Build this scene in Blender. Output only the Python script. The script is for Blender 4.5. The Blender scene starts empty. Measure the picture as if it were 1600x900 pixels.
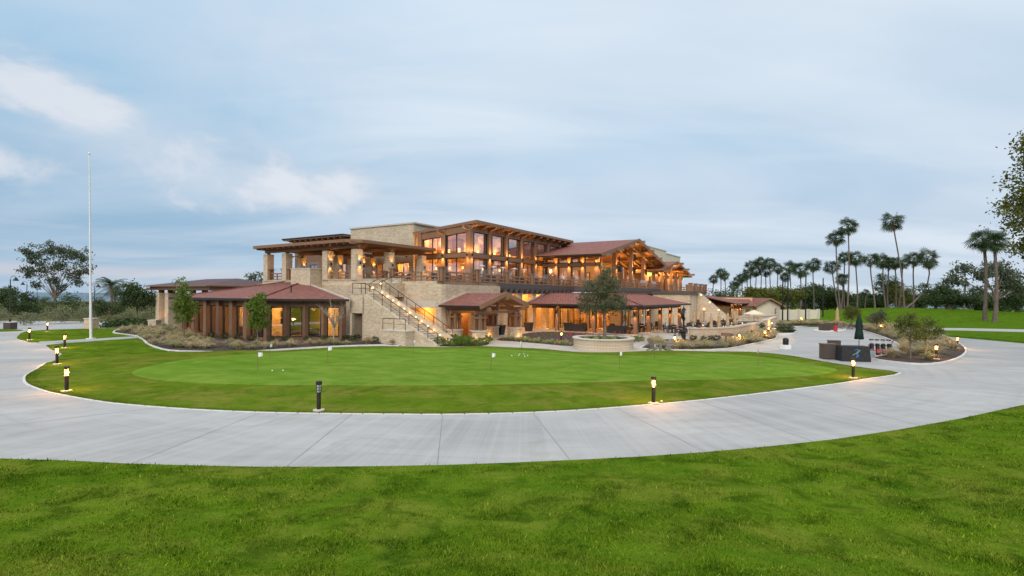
import bpy, math, random
import numpy as np
from mathutils import Vector, Matrix
from mathutils.geometry import tessellate_polygon
R = math.radians
SC = bpy.context.scene
COL = SC.collection

# ------------------------------------------------------------------ camera
cam = bpy.data.cameras.new('camera'); camo = bpy.data.objects.new('camera', cam); COL.objects.link(camo)
cam.sensor_fit = 'HORIZONTAL'; cam.sensor_width = 36; cam.lens = 18
cam.shift_y = 11.8 / 1600
cam.clip_start = .1; cam.clip_end = 80000
camo.matrix_world = Matrix.Translation((0, 0, 4.2)) @ Matrix.Rotation(R(90), 4, 'X') @ Matrix.Rotation(.008, 4, 'Z')
SC.camera = camo

# ------------------------------------------------------------------ sky
SUN_EL, SUN_AZ = R(30), R(196)          # behind the camera on the left, veiled by cloud
w = bpy.data.worlds.new('World'); SC.world = w; w.use_nodes = True
nt = w.node_tree; N = nt.nodes; LK = nt.links
for n in list(N): N.remove(n)
def nd(t, **k):
    n = N.new(t)
    for a, b in k.items():
        if a in ('inp',):
            for q, val in b.items(): n.inputs[q].default_value = val
        else: setattr(n, a, b)
    return n
def mth(op, a, b=None, c=None, clamp=False):
    n = N.new('ShaderNodeMath'); n.operation = op; n.use_clamp = clamp
    for i, q in enumerate((a, b, c)):
        if q is None: continue
        if isinstance(q, (int, float)): n.inputs[i].default_value = q
        else: LK.new(q, n.inputs[i])
    return n.outputs[0]
def mixc(f, a, b):
    n = N.new('ShaderNodeMix'); n.data_type = 'RGBA'
    for s, q in ((0, f), (6, a), (7, b)):
        if isinstance(q, (int, float)): n.inputs[s].default_value = q
        elif isinstance(q, tuple): n.inputs[s].default_value = (*q, 1)
        else: LK.new(q, n.inputs[s])
    return n.outputs[2]
def ramp(f, stops):
    n = N.new('ShaderNodeValToRGB'); LK.new(f, n.inputs[0]); e = n.color_ramp.elements
    while len(e) < len(stops): e.new(.5)
    for q, (p, c) in zip(e, stops): q.position = p; q.color = (*c, 1) if isinstance(c, tuple) else (c, c, c, 1)
    return n.outputs[0]
tc = nd('ShaderNodeTexCoord'); sep = nd('ShaderNodeSeparateXYZ'); LK.new(tc.outputs['Generated'], sep.inputs[0])
X, Y, Z = sep.outputs
zc = mth('MAXIMUM', Z, 0.0)
den = mth('ADD', zc, .16)
cmb = nd('ShaderNodeCombineXYZ'); LK.new(mth('DIVIDE', X, den), cmb.inputs[0]); LK.new(mth('DIVIDE', Y, den), cmb.inputs[1])
def wnoise(vec, scale, detail, rough, loc=(0, 0, 0), sca=(1, 1, 1), dist=0.):
    m = nd('ShaderNodeMapping'); LK.new(vec, m.inputs[0]); m.inputs[1].default_value = loc; m.inputs[3].default_value = sca
    n = nd('ShaderNodeTexNoise'); LK.new(m.outputs[0], n.inputs[0])
    n.inputs['Scale'].default_value = scale; n.inputs['Detail'].default_value = detail; n.inputs['Roughness'].default_value = rough; n.inputs['Distortion'].default_value = dist
    return n.outputs[0]
sky = nd('ShaderNodeTexSky'); sky.sky_type = 'NISHITA'; sky.sun_disc = False; sky.sun_elevation = SUN_EL; sky.sun_rotation = SUN_AZ
sky.air_density = 1.0; sky.dust_density = 1.5; sky.ozone_density = 2.0
# veil of high cloud: blue shows through most at the left, pale grey to the right
side = mth('MULTIPLY_ADD', X, .5, .5)                                   # 0 left .. 1 right
big = wnoise(cmb.outputs[0], .55, 4, .55, (3.1, 1.7, 0), (.8, 1.25, 1), .5)
veil = mth('ADD', mth('MULTIPLY', ramp(side, [(0, .0), (.28, .10), (.5, .74), (.8, .92)]), .85), mth('MULTIPLY', mth('SUBTRACT', big, .5), 1.5), clamp=True)
blue = ramp(zc, [(0, (3.1, 4.2, 5.4)), (.10, (2.45, 3.75, 5.1)), (.3, (2.55, 4.2, 5.75)), (.5, (3.6, 5.2, 6.8)), (1, (13, 13.4, 13.6))])
grey = ramp(zc, [(0, (4.9, 5.55, 6.4)), (.12, (4.6, 5.35, 6.3)), (.3, (5.3, 6.15, 7.0)), (.5, (6.0, 6.6, 7.2)), (1, (15.5, 15.2, 14.8))])
base = mixc(veil, blue, grey)
mid = wnoise(cmb.outputs[0], 1.1, 6, .5, (7.3, 2.2, 0), (.5, 1.5, 1), .5)
base = mixc(mth('MULTIPLY', ramp(mid, [(.42, 0.), (.66, 1.)]), mth('MULTIPLY', ramp(side, [(.12, .12), (.42, 1.)]), .62)), base, (6.15, 6.65, 7.2))
dk = wnoise(cmb.outputs[0], .8, 5, .5, (1.3, 9.2, 0), (.45, 1.3, 1), .4)
base = mixc(mth('MULTIPLY', ramp(dk, [(.46, 0.), (.66, 1.)]), mth('MULTIPLY', ramp(zc, [(.10, .25), (.30, 1.)]), .34)), base, (3.2, 4.15, 5.3))
# puffy cumulus low at the left: two banks with ragged tops
pn = wnoise(tc.outputs['Generated'], 7.5, 8, .58, (2.45, .3, 1.25), (1, 1, 1.7), .3)
def bank(cx, cz, rx, rz):
    a = mth('DIVIDE', mth('SUBTRACT', X, cx), rx); b = mth('DIVIDE', mth('SUBTRACT', Z, cz), rz)
    d = mth('SQRT', mth('ADD', mth('MULTIPLY', a, a), mth('MULTIPLY', b, b)))
    return mth('SUBTRACT', 1., d)
den_ = mth('MAXIMUM', mth('MAXIMUM', bank(-.655, .275, .11, .06), bank(-.40, .195, .24, .068)), bank(-.72, .175, .12, .045))
pv = mth('ADD', mth('MULTIPLY', den_, .95), mth('MULTIPLY', mth('SUBTRACT', pn, .52), 3.2))
pm = mth('MULTIPLY', ramp(pv, [(.0, 0.), (.6, 1.)]), ramp(mth('MULTIPLY_ADD', den_, .5, .5), [(.38, 0.), (.62, 1.)]))
shade = ramp(pv, [(.1, (4.2, 4.9, 5.8)), (.9, (6.3, 6.4, 6.7))])
base = mixc(mth('MULTIPLY', pm, .75), base, shade)
sft = wnoise(tc.outputs['Generated'], 3.4, 7, .55, (6.1, .3, 2.2), (1, 1, 1.6), .4)
sv = mth('ADD', mth('MULTIPLY', mth('MAXIMUM', bank(-.44, .42, .34, .16), bank(-.62, .24, .26, .11)), .8), mth('MULTIPLY', mth('SUBTRACT', sft, .5), 2.4))
base = mixc(mth('MULTIPLY', ramp(sv, [(.15, 0.), (.9, 1.)]), .42), base, (5.9, 6.2, 6.7))
# pale streaks just above the sea
st = mth('MULTIPLY', ramp(zc, [(.020, 0.), (.028, 1.), (.034, 1.), (.044, 0.)]), ramp(side, [(.16, 1.), (.42, 0.)]))
base = mixc(mth('MULTIPLY', st, .42), base, (6.2, 5.3, 5.1))
st2 = mth('MULTIPLY', ramp(wnoise(tc.outputs['Generated'], 3, 4, .5, (0, 0, 2), (1, 1, 26)), [(.52, 0.), (.62, 1.)]), mth('MULTIPLY', ramp(zc, [(.03, 1.), (.14, 0.)]), ramp(side, [(.2, 1.), (.5, 0.)])))
base = mixc(mth('MULTIPLY', st2, .35), base, (4.9, 5.2, 5.7))
base = mixc(.04, base, sky.outputs[0])
bg = nd('ShaderNodeBackground'); LK.new(base, bg.inputs[0]); bg.inputs[1].default_value = .1
ow = nd('ShaderNodeOutputWorld'); LK.new(bg.outputs[0], ow.inputs[0])

sl = bpy.data.lights.new('sun', 'SUN'); so = bpy.data.objects.new('sun', sl); COL.objects.link(so)
sl.energy = 1.5; sl.angle = R(40); sl.specular_factor = .1; sl.color = (1, .93, .83)
so.rotation_euler = Vector((math.sin(SUN_AZ) * math.cos(SUN_EL), math.cos(SUN_AZ) * math.cos(SUN_EL), math.sin(SUN_EL))).to_track_quat('Z', 'Y').to_euler()

SC.view_settings.view_transform = 'Standard'; SC.view_settings.look = 'None'
SC.view_settings.exposure = .40; SC.view_settings.gamma = 1
SC.cycles.max_bounces = 6; SC.cycles.diffuse_bounces = 3; SC.cycles.glossy_bounces = 3; SC.cycles.transparent_max_bounces = 16
SC.cycles.caustics_reflective = False; SC.cycles.caustics_refractive = False
SC.cycles.sample_clamp_indirect = 4.0

# ------------------------------------------------------------------ materials
def newmat(name):
    global N, LK
    m = bpy.data.materials.new(name); m.use_nodes = True
    N = m.node_tree.nodes; LK = m.node_tree.links
    return m, N['Principled BSDF']
def coords(kind='Object'):
    return N.new('ShaderNodeTexCoord').outputs[kind]
def geo_pos(): return N.new('ShaderNodeNewGeometry').outputs['Position']
def noise(vec, scale, detail=4, rough=.55, sca=(1, 1, 1), dist=0., loc=(0, 0, 0)): return wnoise(vec, scale, detail, rough, loc, sca, dist)
def bump(p, h, strength, dist=.02):
    b = N.new('ShaderNodeBump'); b.inputs['Strength'].default_value = strength; b.inputs['Distance'].default_value = dist
    LK.new(h, b.inputs['Height']); LK.new(b.outputs[0], p.inputs['Normal'])
def simple(name, c, rough=.6, metal=0., var=.18, scale=3., spec=.4, bmp=0.):
    m, p = newmat(name)
    g = geo_pos()
    f = noise(g, scale, 5, .6)
    lo = tuple(x * (1 - var) for x in c); hi = tuple(min(1, x * (1 + var)) for x in c)
    LK.new(mixc(ramp(f, [(.3, 0.), (.7, 1.)]), lo, hi), p.inputs['Base Color'])
    p.inputs['Roughness'].default_value = rough; p.inputs['Metallic'].default_value = metal
    p.inputs['Specular IOR Level'].default_value = spec
    if bmp: bump(p, noise(g, scale * 6, 4, .6), bmp)
    return m
def emit(name, c, s):
    m, p = newmat(name)
    p.inputs['Base Color'].default_value = (.8, .7, .5, 1)
    p.inputs['Emission Color'].default_value = (*c, 1); p.inputs['Emission Strength'].default_value = s
    return m
M = {}
def stone(name, c1, c2, mort, bw=.42, rh=.13):
    m, p = newmat(name)
    uv = coords('UV')
    nz = N.new('ShaderNodeTexNoise'); LK.new(uv, nz.inputs[0]); nz.inputs['Scale'].default_value = 2.2
    va = N.new('ShaderNodeVectorMath'); va.operation = 'MULTIPLY_ADD'; LK.new(nz.outputs['Color'], va.inputs[0]); va.inputs[1].default_value = (.10, .05, 0); LK.new(uv, va.inputs[2])
    b = N.new('ShaderNodeTexBrick'); LK.new(va.outputs[0], b.inputs[0])
    b.inputs['Scale'].default_value = 1; b.inputs['Brick Width'].default_value = bw; b.inputs['Row Height'].default_value = rh
    b.inputs['Mortar Size'].default_value = .010; b.inputs['Mortar Smooth'].default_value = .3; b.inputs['Bias'].default_value = -.1
    b.offset = .37; b.squash = 1.5; b.squash_frequency = 3
    b.inputs['Color1'].default_value = (*c1, 1); b.inputs['Color2'].default_value = (*c2, 1); b.inputs['Mortar'].default_value = (*mort, 1)
    f = noise(geo_pos(), .7, 5, .6); f2 = noise(uv, 9, 3, .6)
    col = mixc(mth('MULTIPLY', ramp(f2, [(.4, 0.), (.75, 1.)]), .38), b.outputs[0], tuple(x * .6 for x in c2))
    col = mixc(mth('MULTIPLY', ramp(f, [(.4, 0.), (.65, 1.)]), .3), col, tuple(x * 1.1 for x in c1))
    LK.new(col, p.inputs['Base Color']); p.inputs['Roughness'].default_value = .85; p.inputs['Specular IOR Level'].default_value = .25
    bump(p, mth('SUBTRACT', mth('MULTIPLY', f2, .6), b.outputs['Fac']), .7, .03)
    return m
M['stone'] = stone('ledger_stone', (.73, .595, .435), (.50, .385, .265), (.34, .27, .195), .31, .105)
def tiles(name, c1, c2, c3):
    m, p = newmat(name)
    uv = coords('UV')
    b = N.new('ShaderNodeTexBrick'); LK.new(uv, b.inputs[0])
    b.inputs['Scale'].default_value = 1; b.inputs['Brick Width'].default_value = .34; b.inputs['Row Height'].default_value = .36
    b.inputs['Mortar Size'].default_value = .035; b.inputs['Mortar Smooth'].default_value = .5
    b.inputs['Color1'].default_value = (*c1, 1); b.inputs['Color2'].default_value = (*c2, 1); b.inputs['Mortar'].default_value = (*(x * .33 for x in c2), 1)
    f = noise(uv, 2.4, 4, .7); f2 = noise(geo_pos(), .5, 4, .6)
    col = mixc(mth('MULTIPLY', ramp(f, [(.5, 0.), (.62, 1.)]), .6), b.outputs[0], c3)
    col = mixc(mth('MULTIPLY', ramp(f2, [(.42, 0.), (.62, 1.)]), .4), col, tuple(x * .7 for x in c1))
    LK.new(col, p.inputs['Base Color']); p.inputs['Roughness'].default_value = .7; p.inputs['Specular IOR Level'].default_value = .2
    # each course laps over the one below
    sp = N.new('ShaderNodeSeparateXYZ'); LK.new(uv, sp.inputs[0])
    saw = mth('FRACT', mth('DIVIDE', sp.outputs[1], .36))
    bump(p, mth('SUBTRACT', mth('MULTIPLY', saw, -.9), b.outputs['Fac']), .6, .05)
    return m
M['tile'] = tiles('clay_roof_tile', (.315, .108, .076), (.215, .087, .080), (.40, .195, .135))
M['tile_grey'] = tiles('slate_roof_tile', (.15, .085, .085), (.12, .085, .095), (.19, .12, .115))
def wood(name, c, var=.3):
    m, p = newmat(name)
    uv = coords('UV')
    f = noise(uv, 4, 5, .6, (1, 12, 1)); f2 = noise(geo_pos(), .9, 3, .5)
    col = mixc(ramp(f, [(.3, 0.), (.7, 1.)]), tuple(x * (1 - var) for x in c), tuple(x * (1 + var) for x in c))
    col = mixc(mth('MULTIPLY', f2, .3), col, tuple(x * .6 for x in c))
    LK.new(col, p.inputs['Base Color']); p.inputs['Roughness'].default_value = .55
    bump(p, f, .2, .01)
    return m
M['wood'] = wood('stained_timber', (.245, .128, .068))
M['wood_dark'] = wood('dark_timber', (.09, .055, .042))
M['wood_rail'] = wood('railing_timber', (.28, .145, .078))
M['fascia_grey'] = wood('weathered_timber', (.085, .07, .066))
M['stucco'] = simple('cream_stucco', (.66, .58, .46), .9, var=.06, scale=1.2, bmp=.1)
M['stucco_warm'] = simple('tan_stucco', (.62, .44, .26), .9, var=.08, scale=1.2, bmp=.1)
M['coping'] = simple('pale_coping', (.55, .49, .41), .8, var=.12, scale=4, bmp=.1)
M['brown_plaster'] = simple('brown_plaster', (.20, .11, .066), .75, var=.12, scale=2)
M['black'] = simple('black_metal', (.016, .015, .015), .45, .3, .2)
M['bronze'] = simple('bronze_metal', (.035, .028, .024), .45, .5, .2)
M['white_metal'] = simple('white_metal', (.72, .73, .74), .35, .2, .04)
M['steel'] = simple('brushed_steel', (.55, .56, .57), .3, .9, .08)
M['dark_gutter'] = simple('dark_gutter', (.03, .027, .03), .4, .3, .2)
M['interior'] = simple('warm_interior_wall', (.60, .38, .16), .8, var=.1, scale=.8)
M['interior_wood'] = wood('interior_wood', (.36, .18, .075))
M['floor_in'] = simple('interior_floor', (.24, .16, .10), .5, var=.2, scale=2)
M['fabric_dark'] = simple('dark_fabric', (.025, .024, .026), .85, var=.3, scale=8)
M['wicker'] = simple('dark_wicker', (.035, .026, .022), .7, var=.4, scale=30, bmp=.4)
M['canvas_tan'] = simple('tan_canvas', (.50, .34, .19), .85, var=.14, scale=6)
M['canvas_cream'] = simple('cream_canvas', (.72, .60, .42), .85, var=.06, scale=6)
M['canvas_green'] = simple('green_canvas', (.004, .024, .017), .75, var=.25, scale=6)
M['red'] = simple('red_fabric', (.5, .03, .04), .6, var=.1)
M['white'] = simple('white_plastic', (.78, .78, .77), .5, var=.03)
M['flagcloth'] = simple('white_flag_cloth', (.80, .80, .80), .8, var=.04)
M['rust'] = simple('brown_flagstick', (.21, .11, .05), .5, var=.1)
M['mulch'] = simple('dark_mulch', (.052, .034, .027), .95, var=.55, scale=9, bmp=.8)
M['bark'] = simple('grey_bark', (.17, .135, .10), .9, var=.35, scale=5, bmp=.6)
M['bark_pale'] = simple('pale_bark', (.36, .31, .26), .9, var=.35, scale=3, bmp=.4)
M['palm_bark'] = simple('palm_bark', (.15, .11, .09), .9, var=.35, scale=3, bmp=.6)
M['stake'] = simple('wooden_stake', (.34, .20, .10), .8, var=.2)
M['teak'] = wood('weathered_teak', (.26, .215, .18))
M['crate'] = wood('brown_box_wood', (.065, .05, .042))
M['asphalt'] = simple('asphalt', (.075, .075, .08), .9, var=.2, scale=1.5)
M['bulb'] = emit('warm_bulb', (1, .58, .22), 11)
M['lens'] = emit('lit_lens', (1, .32, .065), 2.3)
M['steplight'] = emit('step_light_glow', (1, .44, .13), 5)
M['pendant'] = emit('pendant_glow', (1, .5, .13), 3)
M['green_lamp'] = emit('green_lamp_glow', (.01, .9, .12), 1.6)
m, p = newmat('lens_off'); p.inputs['Base Color'].default_value = (.36, .38, .4, 1); p.inputs['Roughness'].default_value = .15; M['lens_off'] = m
def glass(name, tint=(.9, .93, .92), boost=1.6, add=.05):
    global N, LK
    m = bpy.data.materials.new(name); m.use_nodes = True; N = m.node_tree.nodes; LK = m.node_tree.links
    for n in list(N): N.remove(n)
    ge = N.new('ShaderNodeNewGeometry'); dt = N.new('ShaderNodeVectorMath'); dt.operation = 'DOT_PRODUCT'; LK.new(ge.outputs['Normal'], dt.inputs[0]); LK.new(ge.outputs['Incoming'], dt.inputs[1])
    f = mth('MULTIPLY_ADD', mth('POWER', mth('SUBTRACT', 1., mth('ABSOLUTE', dt.outputs['Value'])), 4.), boost, add, clamp=True)
    t = N.new('ShaderNodeBsdfTransparent'); t.inputs[0].default_value = (*tint, 1)
    g = N.new('ShaderNodeBsdfGlossy'); g.inputs['Roughness'].default_value = .02; g.inputs[0].default_value = (.95, .97, 1, 1)
    x = N.new('ShaderNodeMixShader'); LK.new(f, x.inputs[0]); LK.new(t.outputs[0], x.inputs[1]); LK.new(g.outputs[0], x.inputs[2])
    o = N.new('ShaderNodeOutputMaterial'); LK.new(x.outputs[0], o.inputs[0])
    return m
M['glass'] = glass('window_glass', (.90, .90, .88), .85, .20)
M['glass_clear'] = glass('railing_glass', (.95, .97, .96), .7, .04)
# concrete drive: broom streaks, pale patches, hairline stains
def concrete():
    m, p = newmat('broomed_concrete')
    g = geo_pos()
    a = noise(g, .16, 5, .6, (1, 2.2, 1), .4); b = noise(g, 1.1, 6, .65, (.35, 2.0, 1), .6); c = noise(g, 26, 3, .6)
    col = mixc(ramp(a, [(.3, 0.), (.7, 1.)]), (.295, .296, .292), (.45, .443, .430))
    col = mixc(mth('MULTIPLY', ramp(b, [(.45, 0.), (.75, 1.)]), .5), col, (.29, .292, .292))
    col = mixc(mth('MULTIPLY', ramp(c, [(.4, 0.), (.8, 1.)]), .22), col, (.28, .28, .285))
    d = noise(g, .5, 6, .7, (1, 1, 1), 1.2, (5, 2, 0))
    col = mixc(mth('MULTIPLY', ramp(d, [(.50, 0.), (.66, 1.)]), .55), col, (.285, .27, .25))
    # tyre sweeps that follow the bend of the drive
    rv = N.new('ShaderNodeVectorMath'); rv.operation = 'DISTANCE'; LK.new(g, rv.inputs[0]); rv.inputs[1].default_value = (1., 44., 0)
    tn = N.new('ShaderNodeTexNoise'); tn.noise_dimensions = '1D'; LK.new(mth('MULTIPLY', rv.outputs['Value'], 1.9), tn.inputs['W']); tn.inputs['Scale'].default_value = 1.; tn.inputs['Detail'].default_value = 5
    fade = noise(g, .22, 3, .5, (1, 1, 1), 0, (9, 1, 0))
    col = mixc(mth('MULTIPLY', mth('MULTIPLY', ramp(tn.outputs[0], [(.48, 0.), (.66, 1.)]), ramp(fade, [(.38, 0.), (.6, 1.)])), .4), col, (.27, .265, .26))
    sg = N.new('ShaderNodeSeparateXYZ'); LK.new(g, sg.inputs[0]); an = mth('ARCTAN2', mth('SUBTRACT', sg.outputs[0], 1.), mth('SUBTRACT', 44., sg.outputs[1]))
    br = N.new('ShaderNodeTexNoise'); br.noise_dimensions = '1D'; LK.new(mth('MULTIPLY', an, 46.), br.inputs['W']); br.inputs['Scale'].default_value = 1.; br.inputs['Detail'].default_value = 6; br.inputs['Roughness'].default_value = .75
    col = mixc(mth('MULTIPLY', ramp(br.outputs[0], [(.40, 0.), (.62, 1.)]), .24), col, (.53, .525, .515))
    pan = N.new('ShaderNodeTexWhiteNoise'); pan.noise_dimensions = '1D'; LK.new(mth('FLOOR', mth('MULTIPLY', an, 7.5)), pan.inputs['W'])
    col = mixc(mth('MULTIPLY', pan.outputs['Value'], .22), col, (.30, .302, .30))
    LK.new(col, p.inputs['Base Color']); p.inputs['Roughness'].default_value = .75; p.inputs['Specular IOR Level'].default_value = .3
    bump(p, c, .12, .01)
    return m
M['concrete'] = concrete()
M['joint'] = simple('joint_grey', (.235, .235, .235), .9, var=.15)  # even dark grey of the joint strips laid across the drive
M['curb'] = simple('pale_curb', (.60, .58, .55), .8, var=.12, scale=2)
M['paving'] = simple('warm_paving', (.44, .40, .35), .8, var=.14, scale=.8, bmp=.1)
def lawn(name, dark, light, yellow, fine=1., ylw=.5, stripe=0., pts=.68):
    m, p = newmat(name)
    g = geo_pos()
    a = noise(g, .22, 5, .6, (1, 1.5, 1), .5); b = noise(g, 1.3, 6, .65, (1, 1.4, 1), .4); c = noise(g, 14 * fine, 4, .7); e = noise(g, 60, 2, .6)
    f = mth('ADD', mth('MULTIPLY', a, .42), mth('ADD', mth('MULTIPLY', b, .34), mth('MULTIPLY', c, .24)))
    col = mixc(ramp(f, [(.34, 0.), (.66, 1.)]), dark, light)
    y = noise(g, .45, 6, .7, (1, 1.8, 1), .8, (4, 8, 0))
    col = mixc(mth('MULTIPLY', ramp(y, [(.46, 0.), (.68, 1.)]), ylw), col, yellow)
    pt = noise(g, 1.15, 7, .62, (1, 1.25, 1), .5, (2, 11, 0))
    col = mixc(mth('MULTIPLY', ramp(pt, [(.50, 0.), (.64, 1.)]), pts if not stripe else .25), col, tuple(x * .62 for x in dark))
    if stripe:
        sp = N.new('ShaderNodeSeparateXYZ'); LK.new(g, sp.inputs[0])
        s = mth('SINE', mth('ADD', mth('MULTIPLY', sp.outputs[0], 2.3), mth('MULTIPLY', sp.outputs[1], 3.4)))
        col = mixc(mth('MULTIPLY', mth('MULTIPLY_ADD', s, .5, .5, clamp=True), stripe), col, tuple(x * 1.25 for x in light))
    col = mixc(mth('MULTIPLY', ramp(e, [(.35, 1.), (.6, 0.)]), .30), col, tuple(x * .45 for x in dark))
    LK.new(col, p.inputs['Base Color']); p.inputs['Roughness'].default_value = .8; p.inputs['Specular IOR Level'].default_value = .0
    bump(p, mth('ADD', c, mth('MULTIPLY', e, .5)), .5 if not stripe else .15, .03)
    return m
M['lawn'] = lawn('rough_lawn', (.042, .100, .006), (.132, .212, .014), (.22, .22, .035), 1., .55)
M['bank'] = lawn('fringe_lawn', (.062, .115, .007), (.138, .205, .018), (.235, .20, .048), 1., .75, 0., .38)
M['green'] = lawn('putting_turf', (.085, .178, .015), (.165, .268, .034), (.25, .30, .065), 2.2, .6, .14)
M['field'] = lawn('course_turf', (.060, .130, .008), (.105, .19, .014), (.16, .19, .03), .6, .3)
M['dryland'] = lawn('olive_ground', (.08, .09, .035), (.14, .14, .06), (.22, .19, .10), .5, .6)
M['blade'] = lawn('grass_blade', (.050, .122, .005), (.205, .32, .014), (.335, .345, .05), 1., .6)
m = M['blade']; N = m.node_tree.nodes; LK = m.node_tree.links; p = N['Principled BSDF']
old = p.inputs['Base Color'].links[0].from_socket; rnd = N.new('ShaderNodeNewGeometry').outputs['Random Per Island']
c1 = mixc(ramp(rnd, [(.0, 1.), (.28, 0.)]), old, (.018, .055, .002)); LK.new(mixc(ramp(rnd, [(.78, 0.), (1., .55)]), c1, (.36, .46, .06)), p.inputs['Base Color'])
def leaf(name, dark, light, scale=2.2, tr=.25):
    global N, LK
    m, p = newmat(name)
    g = geo_pos()
    f = noise(g, scale, 4, .7); f2 = noise(g, scale * 14, 2, .5)
    col = mixc(ramp(mth('ADD', mth('MULTIPLY', f, .5), mth('MULTIPLY', f2, .5)), [(.36, 0.), (.64, 1.)]), dark, light)
    LK.new(col, p.inputs['Base Color']); p.inputs['Roughness'].default_value = .55; p.inputs['Specular IOR Level'].default_value = .3
    t = N.new('ShaderNodeBsdfTranslucent'); LK.new(col, t.inputs[0])
    x = N.new('ShaderNodeMixShader'); x.inputs[0].default_value = tr
    LK.new(p.outputs[0], x.inputs[1]); LK.new(t.outputs[0], x.inputs[2]); LK.new(x.outputs[0], N['Material Output'].inputs[0])
    return m
M['leaf_green'] = leaf('fresh_leaf', (.05, .095, .010), (.20, .28, .035))
M['leaf_olive'] = leaf('olive_leaf', (.055, .068, .03), (.175, .19, .095))
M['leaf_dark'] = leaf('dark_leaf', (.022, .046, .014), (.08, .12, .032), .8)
M['leaf_euc'] = leaf('eucalyptus_leaf', (.045, .062, .038), (.15, .175, .10), 1.)
M['leaf_yellow'] = leaf('yellow_green_leaf', (.05, .065, .010), (.17, .185, .028), 1.)
M['leaf_palm'] = leaf('palm_leaf', (.020, .042, .015), (.085, .125, .042), 1.)
M['leaf_dead'] = leaf('dead_frond', (.11, .075, .045), (.22, .15, .09), 1.)
M['leaf_sage'] = leaf('sage_leaf', (.10, .11, .055), (.28, .28, .155), 1.2)
M['tuft'] = leaf('fountain_grass', (.29, .235, .115), (.74, .62, .38), 3., .35)
M['tuft_g'] = leaf('green_fountain_grass', (.22, .215, .085), (.56, .50, .27), 3., .35)
M['flower_red'] = leaf('red_petal', (.42, .035, .01), (.62, .09, .02), 6.)
M['flower_purple'] = leaf('purple_petal', (.14, .03, .17), (.26, .07, .30), 6.)
M['variegated'] = leaf('variegated_leaf', (.12, .19, .05), (.50, .50, .22), 9.)
m, p = newmat('sea_water'); p.inputs['Base Color'].default_value = (.10, .16, .20, 1); p.inputs['Roughness'].default_value = .6
p.inputs['Specular IOR Level'].default_value = .35
M['sea'] = m

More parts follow.
